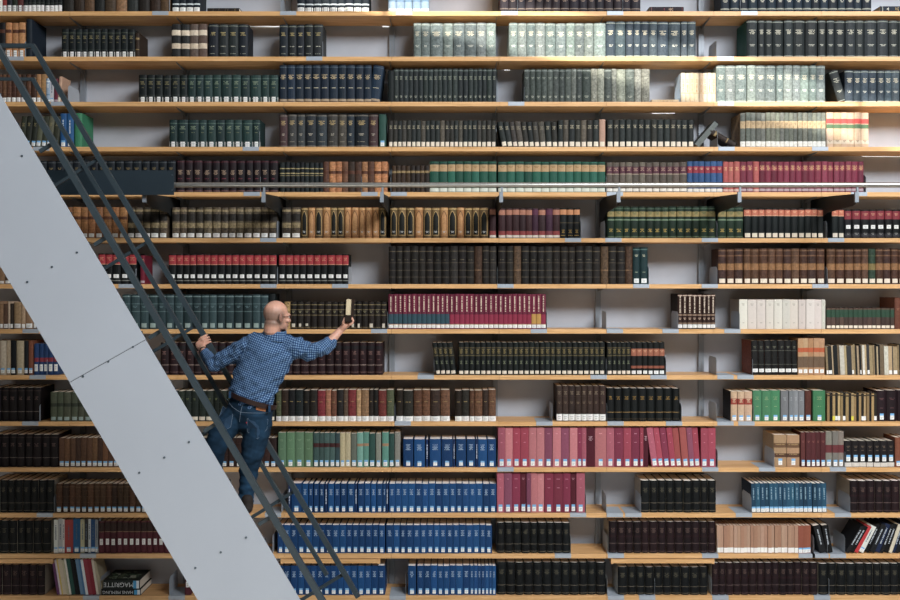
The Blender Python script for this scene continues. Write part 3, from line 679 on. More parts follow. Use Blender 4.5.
DB=D0+.022
BOOKS=[]   # every standing book: dict
for ri,(row,x0,x1,n,top,sts,what,o) in enumerate(RUNS):
    rng=random.Random(1000+ri)
    xs=o.get('xs')
    if xs:
        if isinstance(xs[0],tuple): iv=xs
        else: iv=list(zip(xs,xs[1:]))
    else:
        v=o.get('var',.07); ws=[1+rng.uniform(-v,v)*1.6 for _ in range(n)]; t=sum(ws); iv=[]; x=x0
        for q in ws:
            iv.append((x,x+(x1-x0)*q/t)); x+=(x1-x0)*q/t
    n=len(iv); base=SH[row]
    for i,(a,b) in enumerate(iv):
        sk=sts[i%len(sts)]; st=ST[sk]
        if len(sts)>1 and n<=len(sts): st=ST[sts[i]]
        col=st['base'][i%len(st['base'])] if len(st['base'])>4 else rng.choice(st['base'])
        hpx=base-top
        hm=hpx*DB/F*(1+rng.uniform(-1,1)*max(st['hj'],.006)-.002)
        wm=(b-a)*DB/F*.972
        tl=0
        if 'tilt' in o:
            t0=o['tilt']; t1=o.get('tilt1',t0); tl=t0+(t1-t0)*(i/max(1,n-1))
        area=(b-a)*hpx*visible(a,b,top,base)
        BOOKS.append(dict(run=ri,i=i,n=n,row=row,a=a,b=b,w=wm,h=hm,st=st,col=jit(hxb(col),rng,st['jitc']),tilt=tl,area=area,what=what,seed=ri*100+i,yo=rng.uniform(-.006,.008)))
order=sorted(range(len(BOOKS)),key=lambda k:-BOOKS[k]['area'])
N_IND=288                              # plus the lying, fallen and held books below
IND=set(order[:N_IND])
def bcolname(st): return st['name']
rest=MB()
BOOK_ROOTS=[]
def book_obj(cov,pag,lab,M,label,group=None):
    o=cov.build('book',BM,None,smooth=R(40)); o.matrix_world=M
    p=pag.build('page_block',BM,o)
    if lab.f:
        l=lab.build('spine_label',BM,o)
    tag(o,label,'book',group); BOOK_ROOTS.append(o); return o
for k,B in enumerate(BOOKS):
    rng=random.Random(B['seed']); st=B['st']
    if B['area']<=0 and not (-10<B['a']<60 or B['a']>880 or B['row'] in (0,)): 
        pass
    cov,pag,lab=book_geo(B['w'],B['h'],min(st['depth']*rng.uniform(.96,1.04),.325),st,rng,B['col'])
    zs=WZ(SH[B['row']])+.0016
    t=R(B['tilt'])
    # a leaning book stands on one lower corner
    cx=(WX(B['a'],DB)+WX(B['b'],DB))/2
    piv=(B['w']/2 if t>0 else -B['w']/2) if t else 0
    M=Matrix.Translation((cx,.022+B['yo'],zs))
    if t: M=M@Matrix.Translation((piv,0,0))@Matrix.Rotation(t,4,'Y')@Matrix.Translation((-piv,0,0))
    if k in IND:
        i,n=B['i'],B['n']
        sets=RUNS[B['run']][5]
        what=B['what']
        if len(set(sets))>1 or what in ('tall cloth book','leaning tall cloth book'): 
            for q in ('black leather ','brown leather ','black volume behind','maroon '): 
                if what.startswith(q): what=what[len(q):]
            what=what.replace('with raised bands','left of the seam')
            what=st['name']+' '+what
        if n==1: pos='standing alone of its kind'
        elif i==0: pos='leftmost of %s'%NUM[n]
        elif i==n-1: pos='rightmost of %s'%NUM[n]
        else: pos='%s of %s from left'%(ORD[i+1],NUM[n])
        lbl='%s, %s, %s'%(what,pos,SHELFNAME[B['row']].replace(' the ',' '))
        if n==1: lbl='%s on the %s'%(what,SHELFNAME[B['row']])
        B['label']=lbl
        if len(lbl.split())>16: lbl=lbl.replace(' of %s from left'%NUM[n],' from left'); B['label']=lbl
        if len(lbl.split())>16: print('LONG',lbl)
        book_obj(cov,pag,lab,M,lbl,'%ss on the %s'%(B['what'].split(' with ')[0].split(' right of')[0].split(' left of')[0],SHELFNAME[B['row']]))
    else:
        rest.add(cov,M); rest.add(pag,M); rest.add(lab,M)
if len(rest.f):
    o=rest.build('shelved_books',BM,smooth=R(40))
    tag(o,'the many narrower books packed along all the shelves','books',kind='stuff')

# loose books -----------------------------------------------------------------
def loose(w,h,d,sk,M,label,seed=1,col=None):
    st=ST[sk]; rng=random.Random(seed)
    c,p,l=book_geo(w,h,d,st,rng,hx(col or st['base'][0]))
    return book_obj(c,p,l,M,label)
def flat(px0,px1,row,dz,h,d,rot=0,y=.03):
    """a book lying on its side board with the spine towards the camera"""
    x0=WX(px0,DB); z=WZ(SH[row])+.001+dz
    L=WX(px1,DB)-x0
    return Matrix.Translation((x0,y,z))@Matrix.Rotation(rot,4,'Z')@Matrix.Rotation(R(90),4,'Y')@Matrix.Translation((-h/2,0,0)), L
for args in [(207,239,0,0,.042,.2,'old_black','black book lying flat on the top shelf before the bright wall',0),
             (650,684,0,.0,.055,.22,'maroon_blk','dark red book lying flat on the top shelf, right of centre',0),
             (881,904,0,.0,.06,.24,'navy_plain','navy book lying flat at the right end of the top shelf',0),
             (652,679,2,0,.028,.2,'cream','cream booklet lying flat beside the cream set, third shelf from top',0)]:
    M,L=flat(args[0],args[1],args[2],args[3],args[4],args[5],0)
    loose(args[4],L,args[5],args[6],M,args[7],5)
# two art books stacked flat on the bottom shelf, spine lettering upside down
def text_on(o_parent, txt, size, col, M, name='lettering'):
    cu=bpy.data.curves.new('t','FONT'); cu.body=txt; cu.size=size; cu.extrude=.0004; cu.align_x='CENTER'; cu.align_y='CENTER'
    t=bpy.data.objects.new('t',cu); COL.objects.link(t)
    dg=bpy.context.evaluated_depsgraph_get(); me=bpy.data.meshes.new_from_object(t.evaluated_get(dg))
    bpy.data.objects.remove(t); me.materials.clear(); me.materials.append(plain_mat('letter_'+name,col,.6))
    o=bpy.data.objects.new(name,me); COL.objects.link(o); o.parent=o_parent; o.matrix_parent_inverse=o_parent.matrix_world.inverted(); o.matrix_world=M
    return o
zb=WZ(SH[13])+.001
def art(x0,x1,z,th,d,col,label,txt,tsize,rot=0):
    L=WX(x1,DB)-WX(x0,DB)
    M=Matrix.Translation((WX(x0,DB),.015,zb+z))@Matrix.Rotation(rot,4,'Z')@Matrix.Rotation(R(90),4,'Y')@Matrix.Translation((-th/2,0,0))
    o=loose(th,L,d,'flat_art',M,label,9,col)
    bpy.context.view_layer.update()
    for (t,fx,sz) in txt:
        xc=WX(x0,DB)+L*fx
        MT=Matrix.Translation((xc,.015-.0012,zb+z+th*.5))@Matrix.Rotation(R(90),4,'X')@Matrix.Rotation(pi,4,'Z')
        text_on(o,t,sz,'c9cdd0',MT)
    b=MB(); xa=WX(x1,DB)-.062
    b.box((xa,.0135,zb+z+.006),(xa+.03,.0148,zb+z+th-.006),hx('4f9ac8',.03),2); b.box((xa+.03,.0135,zb+z+.006),(xa+.055,.0148,zb+z+th-.006),hx('dfe6ea',.03),2)
    l=b.build('spine_label',BM); l.parent=o; l.matrix_parent_inverse=o.matrix_world.inverted()
    return o
art(101.5,141,0,.056,.34,'15181b','black art book lying lowest in the flat pile, bottom shelf',[('HANS MEMLING',.42,.04)],.03)
a2=art(103.5,140,.0575,.084,.33,'1d2422','thick art book lying on top of the flat pile, bottom shelf',[('MAGRITTE',.42,.06)],.03)
cv=MB(); xa,xb=WX(103.5,DB),WX(140,DB); zt=zb+.0575+.084+.0012
for i in range(26):
    rg=random.Random(70+i); u=rg.uniform(.08,.86); v=rg.uniform(.1,.86)
    cxx=xa+(xb-xa)*u; cyy=.03+.3*v; rx=rg.uniform(.02,.05); ry=rg.uniform(.012,.035); a0=rg.uniform(0,3)
    cv.face([(cxx+rx*cos(w)*cos(a0)-ry*sin(w)*sin(a0), cyy+rx*cos(w)*sin(a0)+ry*sin(w)*cos(a0), zt+i*2e-5) for w in [2*pi*j/9 for j in range(9)]],jit(hx(rg.choice(['2c3a34','3f4f3e','6a7668','9aa294','1f2a2c','55604a'])),rg,.2),0)
cvo=cv.build('cover_picture',BM); cvo.parent=a2; cvo.matrix_parent_inverse=a2.matrix_world.inverted()
# leaning / fallen ones: (row, foot px, w, h, d, tilt, style, label)
for (row,px,w,h,d,t,sk,col,label) in [
    (2,374,.1,.345,.27,7,'navy_tall','1f2f40','navy volume leaning right at the end of the tall navy set, third shelf from top'),
    (2,843.5,.085,.30,.25,-17,'grey_dk','2c3031','dark volume leaning left with its pages showing, third shelf from top'),
    (3,696.3,.05,.285,.21,41,'grey_fallen','5e6462','grey book leaning steeply right in the gap, fourth shelf from top'),
    (3,737,.05,.28,.2,-60,'brown_s','2a211d','dark brown book toppled left in the gap, fourth shelf from top'),
    (6,142,.04,.27,.25,0,'maroon_gold','6a2030','maroon book closing the short red-topped set behind the stair rails'),
    (2,58.5,.03,.245,.2,4,'peach','b89680','peach book standing beside the glassy bookend, third shelf from top'),
    (12,98.6,.01,.33,.25,2,'grey9','8f9498','thin grey folder left of the maroon set, second shelf from bottom'),
    (13,101,.045,.315,.2,-14,'cream12','b0a68e','grey and cream book leaning on the magazines, bottom shelf'),
    ]:
    zs=WZ(SH[row])+.001; tt=R(t); piv=(w/2 if t>0 else -w/2) if t else 0
    M=Matrix.Translation((WX(px,DB),.03,zs))@Matrix.Translation((piv,0,0))@Matrix.Rotation(tt,4,'Y')@Matrix.Translation((-piv,0,0))
    loose(w,h,d,sk,M,label,21,col)

# ------------------------------------------------------------------ the shelving
XL,XR=WX(-60),WX(965)
YB=SHELF_DEPTH
case=empty('bookcase',(0,.2,0)); tag(case,'floor to ceiling bookcase with beech shelves on steel uprights','bookcase')
UPR=[WX(804-103*k,D0+YB-.03) for k in range(-1,10)]
shelf_tops=[SH[0]-45.5]+SH
allz=[WZ(s) for s in shelf_tops]
extra=[allz[-1]-.42]
for z in allz+extra:
    b=MB(); th=.038
    edges=[XL]+sorted(u+.02 for u in UPR if XL<u<XR)+[XR]
    for a,c in zip(edges,edges[1:]):
        g=.0012
        b.box((a+g,0,z-th),(c-g,YB-.045,z),m=0)
        b.box((a+g,-.004,z-th-.002),(c-g,.0,z+.0006),m=0)
    b.build('shelf',M_wood,case,(0,-.2,0))
zt,zbm=allz[0]+.5,.02
for u in UPR:
    b=MB()
    poly=[(YB-.01,zbm),(YB-.01,zt)]
    for z in sorted(allz+extra,reverse=True):
        poly += [(YB-.040,z-.0385),(.05,z-.0385),(.05,z-.046),(YB-.040,z-.075)]
    poly.append((YB-.040,zbm))
    b.prismx(poly,u-.0015,u+.0015)
    b.box((u-.026,YB-.042,zbm),(u-.0016,YB-.009,zt)); b.box((u+.0016,YB-.042,zbm),(u+.026,YB-.009,zt))
    b.build('upright',M_upright,case,(0,-.2,0))
b=MB(); b.box((XL,.02,.0),(XR,YB-.05,.1)); b.build('plinth',M_wood,case,(0,-.2,0))
# pull-out trays
for (x0,x1,row) in [(283,378,12),(613,712,12),(-8,51,12)]:
    b=MB(); za=WZ(SH[row]+4.6); zc=WZ(SH[row]+9.0)
    b.box((WX(x0),-.01,zc),(WX(x1),.34,za-.004)); b.box((WX(x0)-.02,-.012,zc-.005),(WX(x0),.34,za)); b.box((WX(x1),-.012,zc-.005),(WX(x1)+.02,.34,za))
    b.build('pull_out_tray',M_wood,case,(0,-.2,0))
# wall, floor, ceiling
b=MB(); b.box((XL-2,YB,0),(XR+2,YB+.15,zt+.6)); 
o=b.build('wall_back',M_wall); tag(o,kind='structure')
b=MB(); b.box((XL-3,-16,-.1),(XR+3,YB+.15,0)); o=b.build('floor',M_floor); tag(o,kind='structure')

# bookends -------------------------------------------------------------------
BE=[]  # (row, px of upright at the shelf front, +1 lip to the right / -1 to the left)
for row,lst in {0:[(170,-1),(281,1),(410,-1),(521,-1),(624,-1),(741,1)],1:[(26,-1),(322.8,-1),(716,1)],2:[(69,-1),(524,-1),(716.2,1)],3:[(54,-1),(259.8,-1),(717,1),(826.3,-1)],
    4:[(261,-1),(360,1),(391,1),(606,1),(865,-1)],5:[(277.3,-1),(580.5,-1),(604.5,1),(716.6,-1),(826,1)],6:[(136.5,-1),(277.5,-1),(348.8,-1),(497.2,1),(648.3,-1),(716.5,-1),(826.5,-1)],
    7:[(41,-1),(387.6,-1),(546.5,-1),(606,1),(677.5,-1),(739,-1)],8:[(50,-1),(434,-1),(606,-1),(665.5,-1),(716,1),(752,-1)],9:[(40.5,-1),(395,1),(552,-1),(606.6,1),(681,-1),(716,1),(753,-1)],
    10:[(497.2,1),(717,-1),(773.5,-1),(843.9,-1)],11:[(55,-1),(282,-1),(585.6,-1),(606,1),(640.5,-1),(750.5,-1),(849,-1)],12:[(97.9,-1),(273,-1),(570.5,-1),(607,1),(717,-1),(813,-1),(828,-1),(844,-1)],
    13:[(101,-1),(170,1),(406,-1),(607,1),(655,-1),(711,1),(828,-1)]}.items():
    done=set()
    for k,(px,dr) in enumerate(lst):
        for B in BOOKS:
            if B['row']==row and B['a']<px<B['b']:
                px=B['a'] if px-B['a']<B['b']-px else B['b']; break
        if round(px) in done: continue
        done.add(round(px))
        r=empty('bookend',(WX(px,DB+.02),.06,WZ(SH[row])+.0005))
        tag(r,'grey steel bookend, %s, %s'%('leftmost' if k==0 else 'rightmost' if k==len(lst)-1 else ORD[k+1]+' from the left',SHELFNAME[row]),'bookend','steel bookends on the shelves')
        hgt=.165
        u=MB(); 
        u.prismx([(.02,0),(.30,0),(.30,hgt*.8),(.27,hgt),(.05,hgt),(.02,hgt*.85)],-.0004,.0004); u.build('upright_plate',M_steel,r,(0,-.06,0))
        p=MB(); xa,xb=(0,.152) if dr>0 else (-.152,0)
        p.box((xa,-.006,.0002),(xb,.26,.0007)); p.box((xa,-.0075,-.036),(xb,-.0055,.0007)); p.build('base_plate',M_steel,r,(0,-.06,0))

# ------------------------------------------------------------------ pipe rail on black brackets
DP=8.3
rl=empty('guide_rail',(0,DP-D0,WZ(185,DP))); tag(rl,'long horizontal steel pipe rail held on black brackets before the shelves','rail')
b=MB(); zr=0
b.tube([(WX(60,DP),0,0),(WX(1000,DP),0,0)],.0225,16); b.build('pipe',M_pipe,rl,smooth=R(50))
for xw in (-1.606,-.583,.4485,1.462,2.507,3.52,-2.636,4.56):
    y0=YB-.05-(DP-D0); z0=WZ(198,9.36)-WZ(185,DP)
    b=MB()
    zsh=allz[5]-.04-WZ(185,DP)
    b.prismx([(y0,zsh-.004),(y0,zsh-.27),(.66,zsh-.155),(.10,-.175),(.0,-.155),(-.0,-.075),(.6,zsh-.006)],xw-.005,xw+.005)
    br=b.build('rail_bracket',M_black,rl)
    c=MB(); c.box((xw-.022,-.012,-.15),(xw+.01,.012,-.06)); c.box((xw-.008,-.01,-.065),(xw+.008,.01,-.018)); c.build('clamp',M_upright,br)

# ------------------------------------------------------------------ staircase
DN,DF=7.05,7.9
st=empty('staircase',(WX(391,DN)-.2,-1.5,0)); tag(st,'steep steel stair with a pale grey side panel and slate railings','staircase')
loc=tuple(-c for c in st.location)
def PN(px,py): 
    v=W(px,py,DN); return (v.x,v.z)
sl=1.6835
def rx(y): return (y-95)/sl          # right edge of the panel in the photo
def lx(y): return (y-268)/sl
yf=HY+ZC*F/DN                        # floor line in the panel's plane
def seam(t): return (69.5+(145.5-69.5)*t, 382.5+(339.8-382.5)*t)
L0,R0=seam(0),seam(1)
for nm,poly in (('upper',[(lx(-60),-60),(rx(-60),-60),(R0[0],R0[1]-.35),(L0[0],L0[1]-.35)]),('lower',[(L0[0],L0[1]+.35),(R0[0],R0[1]+.35),(rx(yf),yf),(lx(yf),yf)])):
    b=MB(); b.prism([PN(*q) for q in poly],DN-D0,DN-D0+.012)
    o=b.build('side_panel',M_panel,st,loc)
b=MB(); b.prism([PN(lx(-60)+2,-60),PN(rx(-60)-3,-60),PN(rx(yf)-3,yf),PN(lx(yf)+2,yf)],DN-D0+.013,DN-D0+.05); b.build('near_stringer',M_rail,st,loc)
# bolts
for (bx,by) in [(133,347),(108.3,361.6),(83,376.5),(77,252.5),(52,267),(27.3,282),(189,442),(164.3,457.5),(139.3,472.7),(246,537.5),(220.7,552.3),(195.3,568),(22,156)]:
    v=W(bx,by,DN); b=MB(); b.tube([(v.x,v.y-.006,v.z),(v.x,v.y+.002,v.z)],[.0075,.009],10,ref=Vector((1,0,0))); b.build('bolt',M_bolt,st,loc)
# near handrail and its posts
def bar(name,pts,D,wd,dp,parent=None,m=M_rail,loc_=None):
    b=MB(); b.tube([W(x,y,D) if len(q)==0 else W(x,y,q[0]) for x,y,*q in pts],[(dp,wd)]*len(pts),4,square=True)
    return b.build(name,m,parent or st,loc_ if loc_ is not None else loc)
ax=lambda y: 1+(y-53)/1.704
h1=bar('handrail',[(ax(-40),-40),(ax(700),700)],DN,.0215,.0215)
for k in range(-1,6):
    y=143+93.2*k; x=ax(y)
    p=bar('rail_post',[(x,y),(x-14,y+8.6)],DN+.02,.014,.01)
# far railing
cxr=lambda y: 33+(y-46)/1.694
h2=bar('handrail',[(-60,45.5),(33,46)],DF,.0175,.0175)
bar('handrail',[(32.5,45),(cxr(597),597)],DF,.0195,.0195)
bxr=lambda y: 33+(y-80)/1.684
bar('mid_rail',[(-60,79),(33,79.3)],DF,.013,.013)
bar('mid_rail',[(32.6,78.6),(bxr(575),575)],DF,.0155,.0155)
for k in range(0,6):
    y=158.5+83*k; x=cxr(y)
    bar('rail_post',[(x,y),(x-58,y+35.5)],DF+.012,.013,.01)
# far stringer and treads (behind the panel)
b=MB(); 
def PF(px,py): v=W(px,py,DF); return (v.x,v.z)
yff=HY+ZC*F/DF
b.prism([PF(rx(-60)-75,-60),PF(rx(-60)-22,-60),PF(rx(yff)-22,yff),PF(rx(yff)-75,yff)],DF-D0-.02,DF-D0+.01); b.build('far_stringer',M_rail,st,loc)
x0t,z0t=WX(245.5,7.5),WZ(512,7.5)
for k in range(-7,20):
    z=z0t+.235*k; x=x0t-.235*k/sl
    if z<.1 or z>6.3: continue
    b=MB(); b.box((x-.24,DN-D0+.05,z-.028),(x,-1.395,z)); b.box((x-.24,-1.395,z-.028),(x-.125,DF-D0-.02,z)); b.build('tread',M_rail,st,loc)
# carriage plate that runs on the pipe
v0,v1=W(40,170.8,8.27),W(174.7,195.2,8.27)
b=MB(); b.box((v0.x,-.762,v1.z),(v1.x,-.748,v0.z)); pl=b.build('carriage_plate',M_plate,st,loc)
for (bx,by) in [(173.3,175.5),(173.3,190.5)]:
    v=W(bx,by,8.27); b=MB(); b.tube([(v.x,-.769,v.z),(v.x,-.76,v.z)],[.006,.007],8,ref=Vector((1,0,0))); b.build('bolt',M_bolt,pl)
b=MB(); v=W(50,184,8.2); b.box((v.x-.05,DF-D0+.01,v.z-.06),(v.x,-.748,v.z+.06)); b.build('carriage_arm',M_rail,st,loc)

# ------------------------------------------------------------------ the man
def remeshed(mb, voxel, name, smooth_it=3, fac=.5):
    me=bpy.data.meshes.new('tmp'); me.from_pydata(mb.v,[],mb.f); 
    o=bpy.data.objects.new('tmp',me); COL.objects.link(o)
    bmx=bmesh.new(); bmx.from_mesh(me); bmesh.ops.recalc_face_normals(bmx,faces=bmx.faces); bmx.to_mesh(me); bmx.free()
    r=o.modifiers.new('r','REMESH'); r.mode='VOXEL'; r.voxel_size=voxel
    s=o.modifiers.new('s','SMOOTH'); s.iterations=smooth_it; s.factor=fac
    dg=bpy.context.evaluated_depsgraph_get(); out=bpy.data.meshes.new_from_object(o.evaluated_get(dg)); out.name=name
    bpy.data.objects.remove(o); bpy.data.meshes.remove(me)
    out.polygons.foreach_set('use_smooth',[True]*len(out.polygons))
    return out
def obj_from(me,name,mat,parent,loc=(0,0,0)):
    me.materials.clear(); me.materials.append(mat); o=bpy.data.objects.new(name,me); COL.objects.link(o); o.parent=parent; o.location=loc; return o
DM=7.5
J=lambda x,y,D=DM: W(x,y,D)
man_loc=W(246,511,DM)
# --- skin material: colour attribute painted per vertex (stubble and head shade, lips, skin)
def skin_mat():
    m,nt,b=newmat('skin'); L=nt.links.new
    at=N(nt,'ShaderNodeAttribute',attribute_name='Skin'); no=N(nt,'ShaderNodeTexNoise'); no.inputs['Scale'].default_value=70
    g=N(nt,'ShaderNodeNewGeometry'); L(g.outputs['Position'],no.inputs['Vector'])
    mr=N(nt,'ShaderNodeMapRange'); mr.inputs['To Min'].default_value=.88; mr.inputs['To Max'].default_value=1.12; L(no.outputs['Fac'],mr.inputs['Value'])
    vm=N(nt,'ShaderNodeVectorMath',operation='SCALE'); L(at.outputs['Color'],vm.inputs[0]); L(mr.outputs[0],vm.inputs['Scale']); L(vm.outputs[0],b.inputs['Base Color'])
    b.inputs['Roughness'].default_value=.48; b.inputs['Subsurface Weight'].default_value=.12; b.inputs['Subsurface Radius'].default_value=(.01,.004,.002); b.inputs['Subsurface Scale'].default_value=.6
    return m
M_skin=skin_mat()
def cloth_grid_mat():
    m,nt,b=newmat('blue_check_cotton'); L=nt.links.new
    at=N(nt,'ShaderNodeAttribute',attribute_name='Weave'); sp=N(nt,'ShaderNodeSeparateXYZ'); L(at.outputs['Vector'],sp.inputs[0])
    def stripe(sock,per):
        a=N(nt,'ShaderNodeMath',operation='MULTIPLY'); a.inputs[1].default_value=2*pi/per; L(sock,a.inputs[0])
        s=N(nt,'ShaderNodeMath',operation='SINE'); L(a.outputs[0],s.inputs[0])
        r=N(nt,'ShaderNodeMapRange'); r.inputs['From Min'].default_value=-.45; r.inputs['From Max'].default_value=.45; L(s.outputs[0],r.inputs['Value']); return r.outputs[0]
    u=stripe(sp.outputs[0],.0165); v=stripe(sp.outputs[1],.0165)
    ad=N(nt,'ShaderNodeMath',operation='ADD'); L(u,ad.inputs[0]); L(v,ad.inputs[1])
    hf=N(nt,'ShaderNodeMath',operation='MULTIPLY'); hf.inputs[1].default_value=.5; L(ad.outputs[0],hf.inputs[0])
    cr=N(nt,'ShaderNodeValToRGB'); e=cr.color_ramp.elements; e[0].color=hx('1f3459'); e[0].position=0; e[1].color=hx('7d97b5'); e[1].position=1
    e2=e.new(.5); e2.color=hx('38587f'); L(hf.outputs[0],cr.inputs['Fac']); L(cr.outputs[0],b.inputs['Base Color'])
    b.inputs['Roughness'].default_value=.85; b.inputs['Specular IOR Level'].default_value=.15
    return m
M_shirt=cloth_grid_mat()
def denim_mat():
    m,nt,b=newmat('dark_denim'); L=nt.links.new
    at=N(nt,'ShaderNodeAttribute',attribute_name='Skin'); g=N(nt,'ShaderNodeNewGeometry')
    no=N(nt,'ShaderNodeTexNoise'); no.inputs['Scale'].default_value=9; no.inputs['Detail'].default_value=8; L(g.outputs['Position'],no.inputs['Vector'])
    mr=N(nt,'ShaderNodeMapRange'); mr.inputs['From Min'].default_value=.3; mr.inputs['From Max'].default_value=.7; mr.inputs['To Min'].default_value=.6; mr.inputs['To Max'].default_value=1.5; L(no.outputs['Fac'],mr.inputs['Value'])
    vm=N(nt,'ShaderNodeVectorMath',operation='SCALE'); L(at.outputs['Color'],vm.inputs[0]); L(mr.outputs[0],vm.inputs['Scale']); L(vm.outputs[0],b.inputs['Base Color'])
    b.inputs['Roughness'].default_value=.9; b.inputs['Specular IOR Level'].default_value=.15
    return m
M_denim=denim_mat()
def paint(me,fn,name='Skin'):
    at=me.attributes.new(name,'FLOAT_COLOR','POINT'); buf=[]
    for v in me.vertices: buf.extend(fn(v.co))
    at.data.foreach_set('color',buf)

# ---- body: head, neck, torso, arms, hands, legs in one surface
YAW=R(-52)
HC=J(276.6,316.5,7.46)
HR=Matrix.Rotation(YAW,3,'Z')@Matrix.Rotation(R(4),3,'Y')@Matrix.Rotation(R(-3),3,'X')
def H(x,y,z): return HC+HR@Vector((x,y,z))      # head space: x to his right, y forward, z up
body=MB()
body.ell(H(0,-.012,.030),(.0775,.099,.094),HR)          # cranium
body.ell(H(0,.012,.0),(.071,.086,.088),HR)               # mid face
body.ell(H(0,.030,-.052),(.056,.068,.058),HR)            # jaw
body.ell(H(0,.078,-.088),(.026,.022,.02),HR)             # chin
body.ell(H(0,.086,.020),(.052,.022,.014),HR)             # brow
for s in (-1,1): body.ell(H(s*.042,.070,-.022),(.026,.028,.022),HR)   # cheekbones
body.capsule([H(0,.096,.012),H(0,.108,-.012),H(0,.118,-.03)],[.0085,.0095,.0115],10)   # nose
for s in (-1,1): body.ell(H(s*.013,.106,-.033),(.008,.010,.007),HR)
body.ell(H(0,.095,-.058),(.024,.012,.007),HR); body.ell(H(0,.093,-.067),(.021,.012,.008),HR)   # lips
for s in (-1,1):                                          # ears
    body.ell(H(s*.083,-.008,.0),(.010,.021,.034),HR@Matrix.Rotation(R(s*22),3,'Z'))
    body.ell(H(s*.081,.000,-.026),(.008,.011,.012),HR)
body.capsule([H(0,-.03,-.05),H(0,-.035,-.1),J(274.3,336)],[.064,.061,.060],16)        # neck
# torso core under the shirt
body.capsule([J(272,352),J(266,364),J(258,380),J(250,402),J(248,412)],[(.07,.09),(.09,.14),(.10,.15),(.105,.155),(.11,.16)],16)
body.capsule([J(249,345),J(296,347)],[.055,.055],12)
# legs under the jeans
body.capsule([J(258,415),J(254,455),J(246.5,500)],[.085,.06,.04],12)
body.capsule([J(238,415),J(216,441,7.44),J(216,480,7.45)],[.085,.06,.04],12)
# arms
WRL=J(203.2,350,7.80); ELL=J(213,364,7.56)
body.capsule([J(248,345),ELL,WRL],[.045,.038,.027],12)
WRR=J(341.2,329.5,7.60); ELR=J(319,349.5,7.50)
body.capsule([J(297,347),ELR],[.048,.042],12)
body.capsule([ELR,J(331,340.5,7.55),WRR],[.042,.038,.027],12)
def finger(pts,r): body.capsule(pts,[r,r*.98,r*.93,r*.8][:len(pts)],10)
# right hand: palm up under the book, thumb on its near left side, fingers curled up its right side
pc=J(346.3,325.2,7.62)
body.capsule([WRR,J(343.8,326.8,7.60),J(346.6,325.0,7.605),J(349.6,323.6,7.605)],[(.034,.026),(.044,.027),(.046,.024),(.042,.020)],14)
for i,(ln,dd) in enumerate(((1.0,7.56),(1.1,7.585),(1.05,7.61),(.85,7.634))):
    q=[J(349.6,324.6-.3*i,dd),J(352.3,323.2-.3*i,dd),J(353.2,320.6+(1.1-ln)*4,dd),J(351.9,318.0+(1.1-ln)*8,dd-.004)]
    body.capsule(q,[.0108,.0108,.0100,.0088],10)
body.capsule([J(344.0,325.4,7.575),J(343.2,322.6,7.555),J(344.2,320.0,7.55),J(344.9,317.8,7.555)],[.014,.012,.0105,.009],10)
# left hand: closed over the far handrail
rd=Vector((.508,0,-.861)); rn=Vector((.861,0,.508))            # along / across the rail
rc=W(206.4,340.5,DF)
def LH(a,n,y): return rc+rd*a+rn*n+Vector((0,y,0))
body.capsule([WRL,LH(.035,-.045,-.06),LH(.012,-.05,-.038),LH(-.012,-.046,-.03)],[(.026,.026),(.022,.036),(.020,.042),(.017,.042)],14)
for i,a in enumerate((-.038,-.0165,.005,.026)):
    f=(.95,1.05,1.0,.85)[i]
    q=[LH(a+.004,-.042,-.036),LH(a,-.012,-.046*1.0),LH(a,.024*f,-.036),LH(a+.003,.034*f,-.008)]
    finger(q,.0092)
finger([LH(.028,-.05,-.03),LH(.012,-.042,.01),LH(.004,-.02,.034),LH(0,.004,.036)],.0102)
me=remeshed(body,.0034,'person',5,.5)
hinv=HR.inverted()
def skincol(p):
    c=hx('cd9d88'); q=hinv@(p-HC)
    if q.length<.16:
        # stubble over the sides and back of the head, deepened to paint in shade; bare crown
        ring=max(0,min(1,(.075-q.z)/.05))*max(0,min(1,(.045-q.y)/.03))*max(0,min(1,(q.z+.085)/.03))
        k=.78*ring
        st_=hx('6f5c52'); c=tuple(c[i]*(1-k)+st_[i]*k for i in range(3))+(1,)
        if q.z<-.045 and q.y>.0:
            k=.25; st_=hx('6a584e'); c=tuple(c[i]*(1-k)+st_[i]*k for i in range(3))+(1,)
        if abs(q.x)>.078: c=tuple(x*y for x,y in zip(c,(1.02,.86,.84,1)))
        if abs(q.x)<.024 and q.y>.096 and -.075<q.z<-.052: c=hx('b8776a')
    return c
paint(me,skincol)
for v in me.vertices: v.co-=man_loc
me.materials.clear(); me.materials.append(M_skin)
man=bpy.data.objects.new('person',me); COL.objects.link(man); man.location=man_loc
tag(man,'man in blue checked shirt and jeans on the stair, reaching out with a book','person')
ml=tuple(-c for c in man_loc)
# ---- shirt
sh=MB()
sh.capsule([J(274.6,337.6),J(273,341),J(270.5,346),J(267.5,354),J(262.5,366),J(257.5,378),J(253.8,388.5),J(252.2,395)],
           [(.075,.10),(.105,.165),(.125,.205),(.135,.205),(.135,.198),(.13,.188),(.128,.186),(.126,.186)],24)
sh.capsule([J(256,343),J(244.5,347),J(229,356.2,7.54),ELL+Vector((0,0,-.003)),J(207.6,357.5,7.68),J(205.2,353.6,7.735)],[.078,.076,.070,.062,.05,.043],16)
sh.capsule([J(288,345),J(297,348.2),J(308,351.5),ELR,J(327,345.6,7.53),J(330.2,343.4,7.545)],[.082,.084,.074,.066,.058,.053],16)
sh.tube([J(328.6,344.5,7.54),J(331.6,342.1,7.552)],[.057,.055],18)           # rolled cuff
sh.tube([J(207.2,356.8,7.69),J(205.4,353.8,7.735)],[.048,.046],18)
sme=remeshed(sh,.006,'shirt',4,.5)
SEG=[(J(275,333),J(251,400)),(J(247,345),ELL),(ELL,WRL),(J(297,347),ELR),(ELR,WRR)]
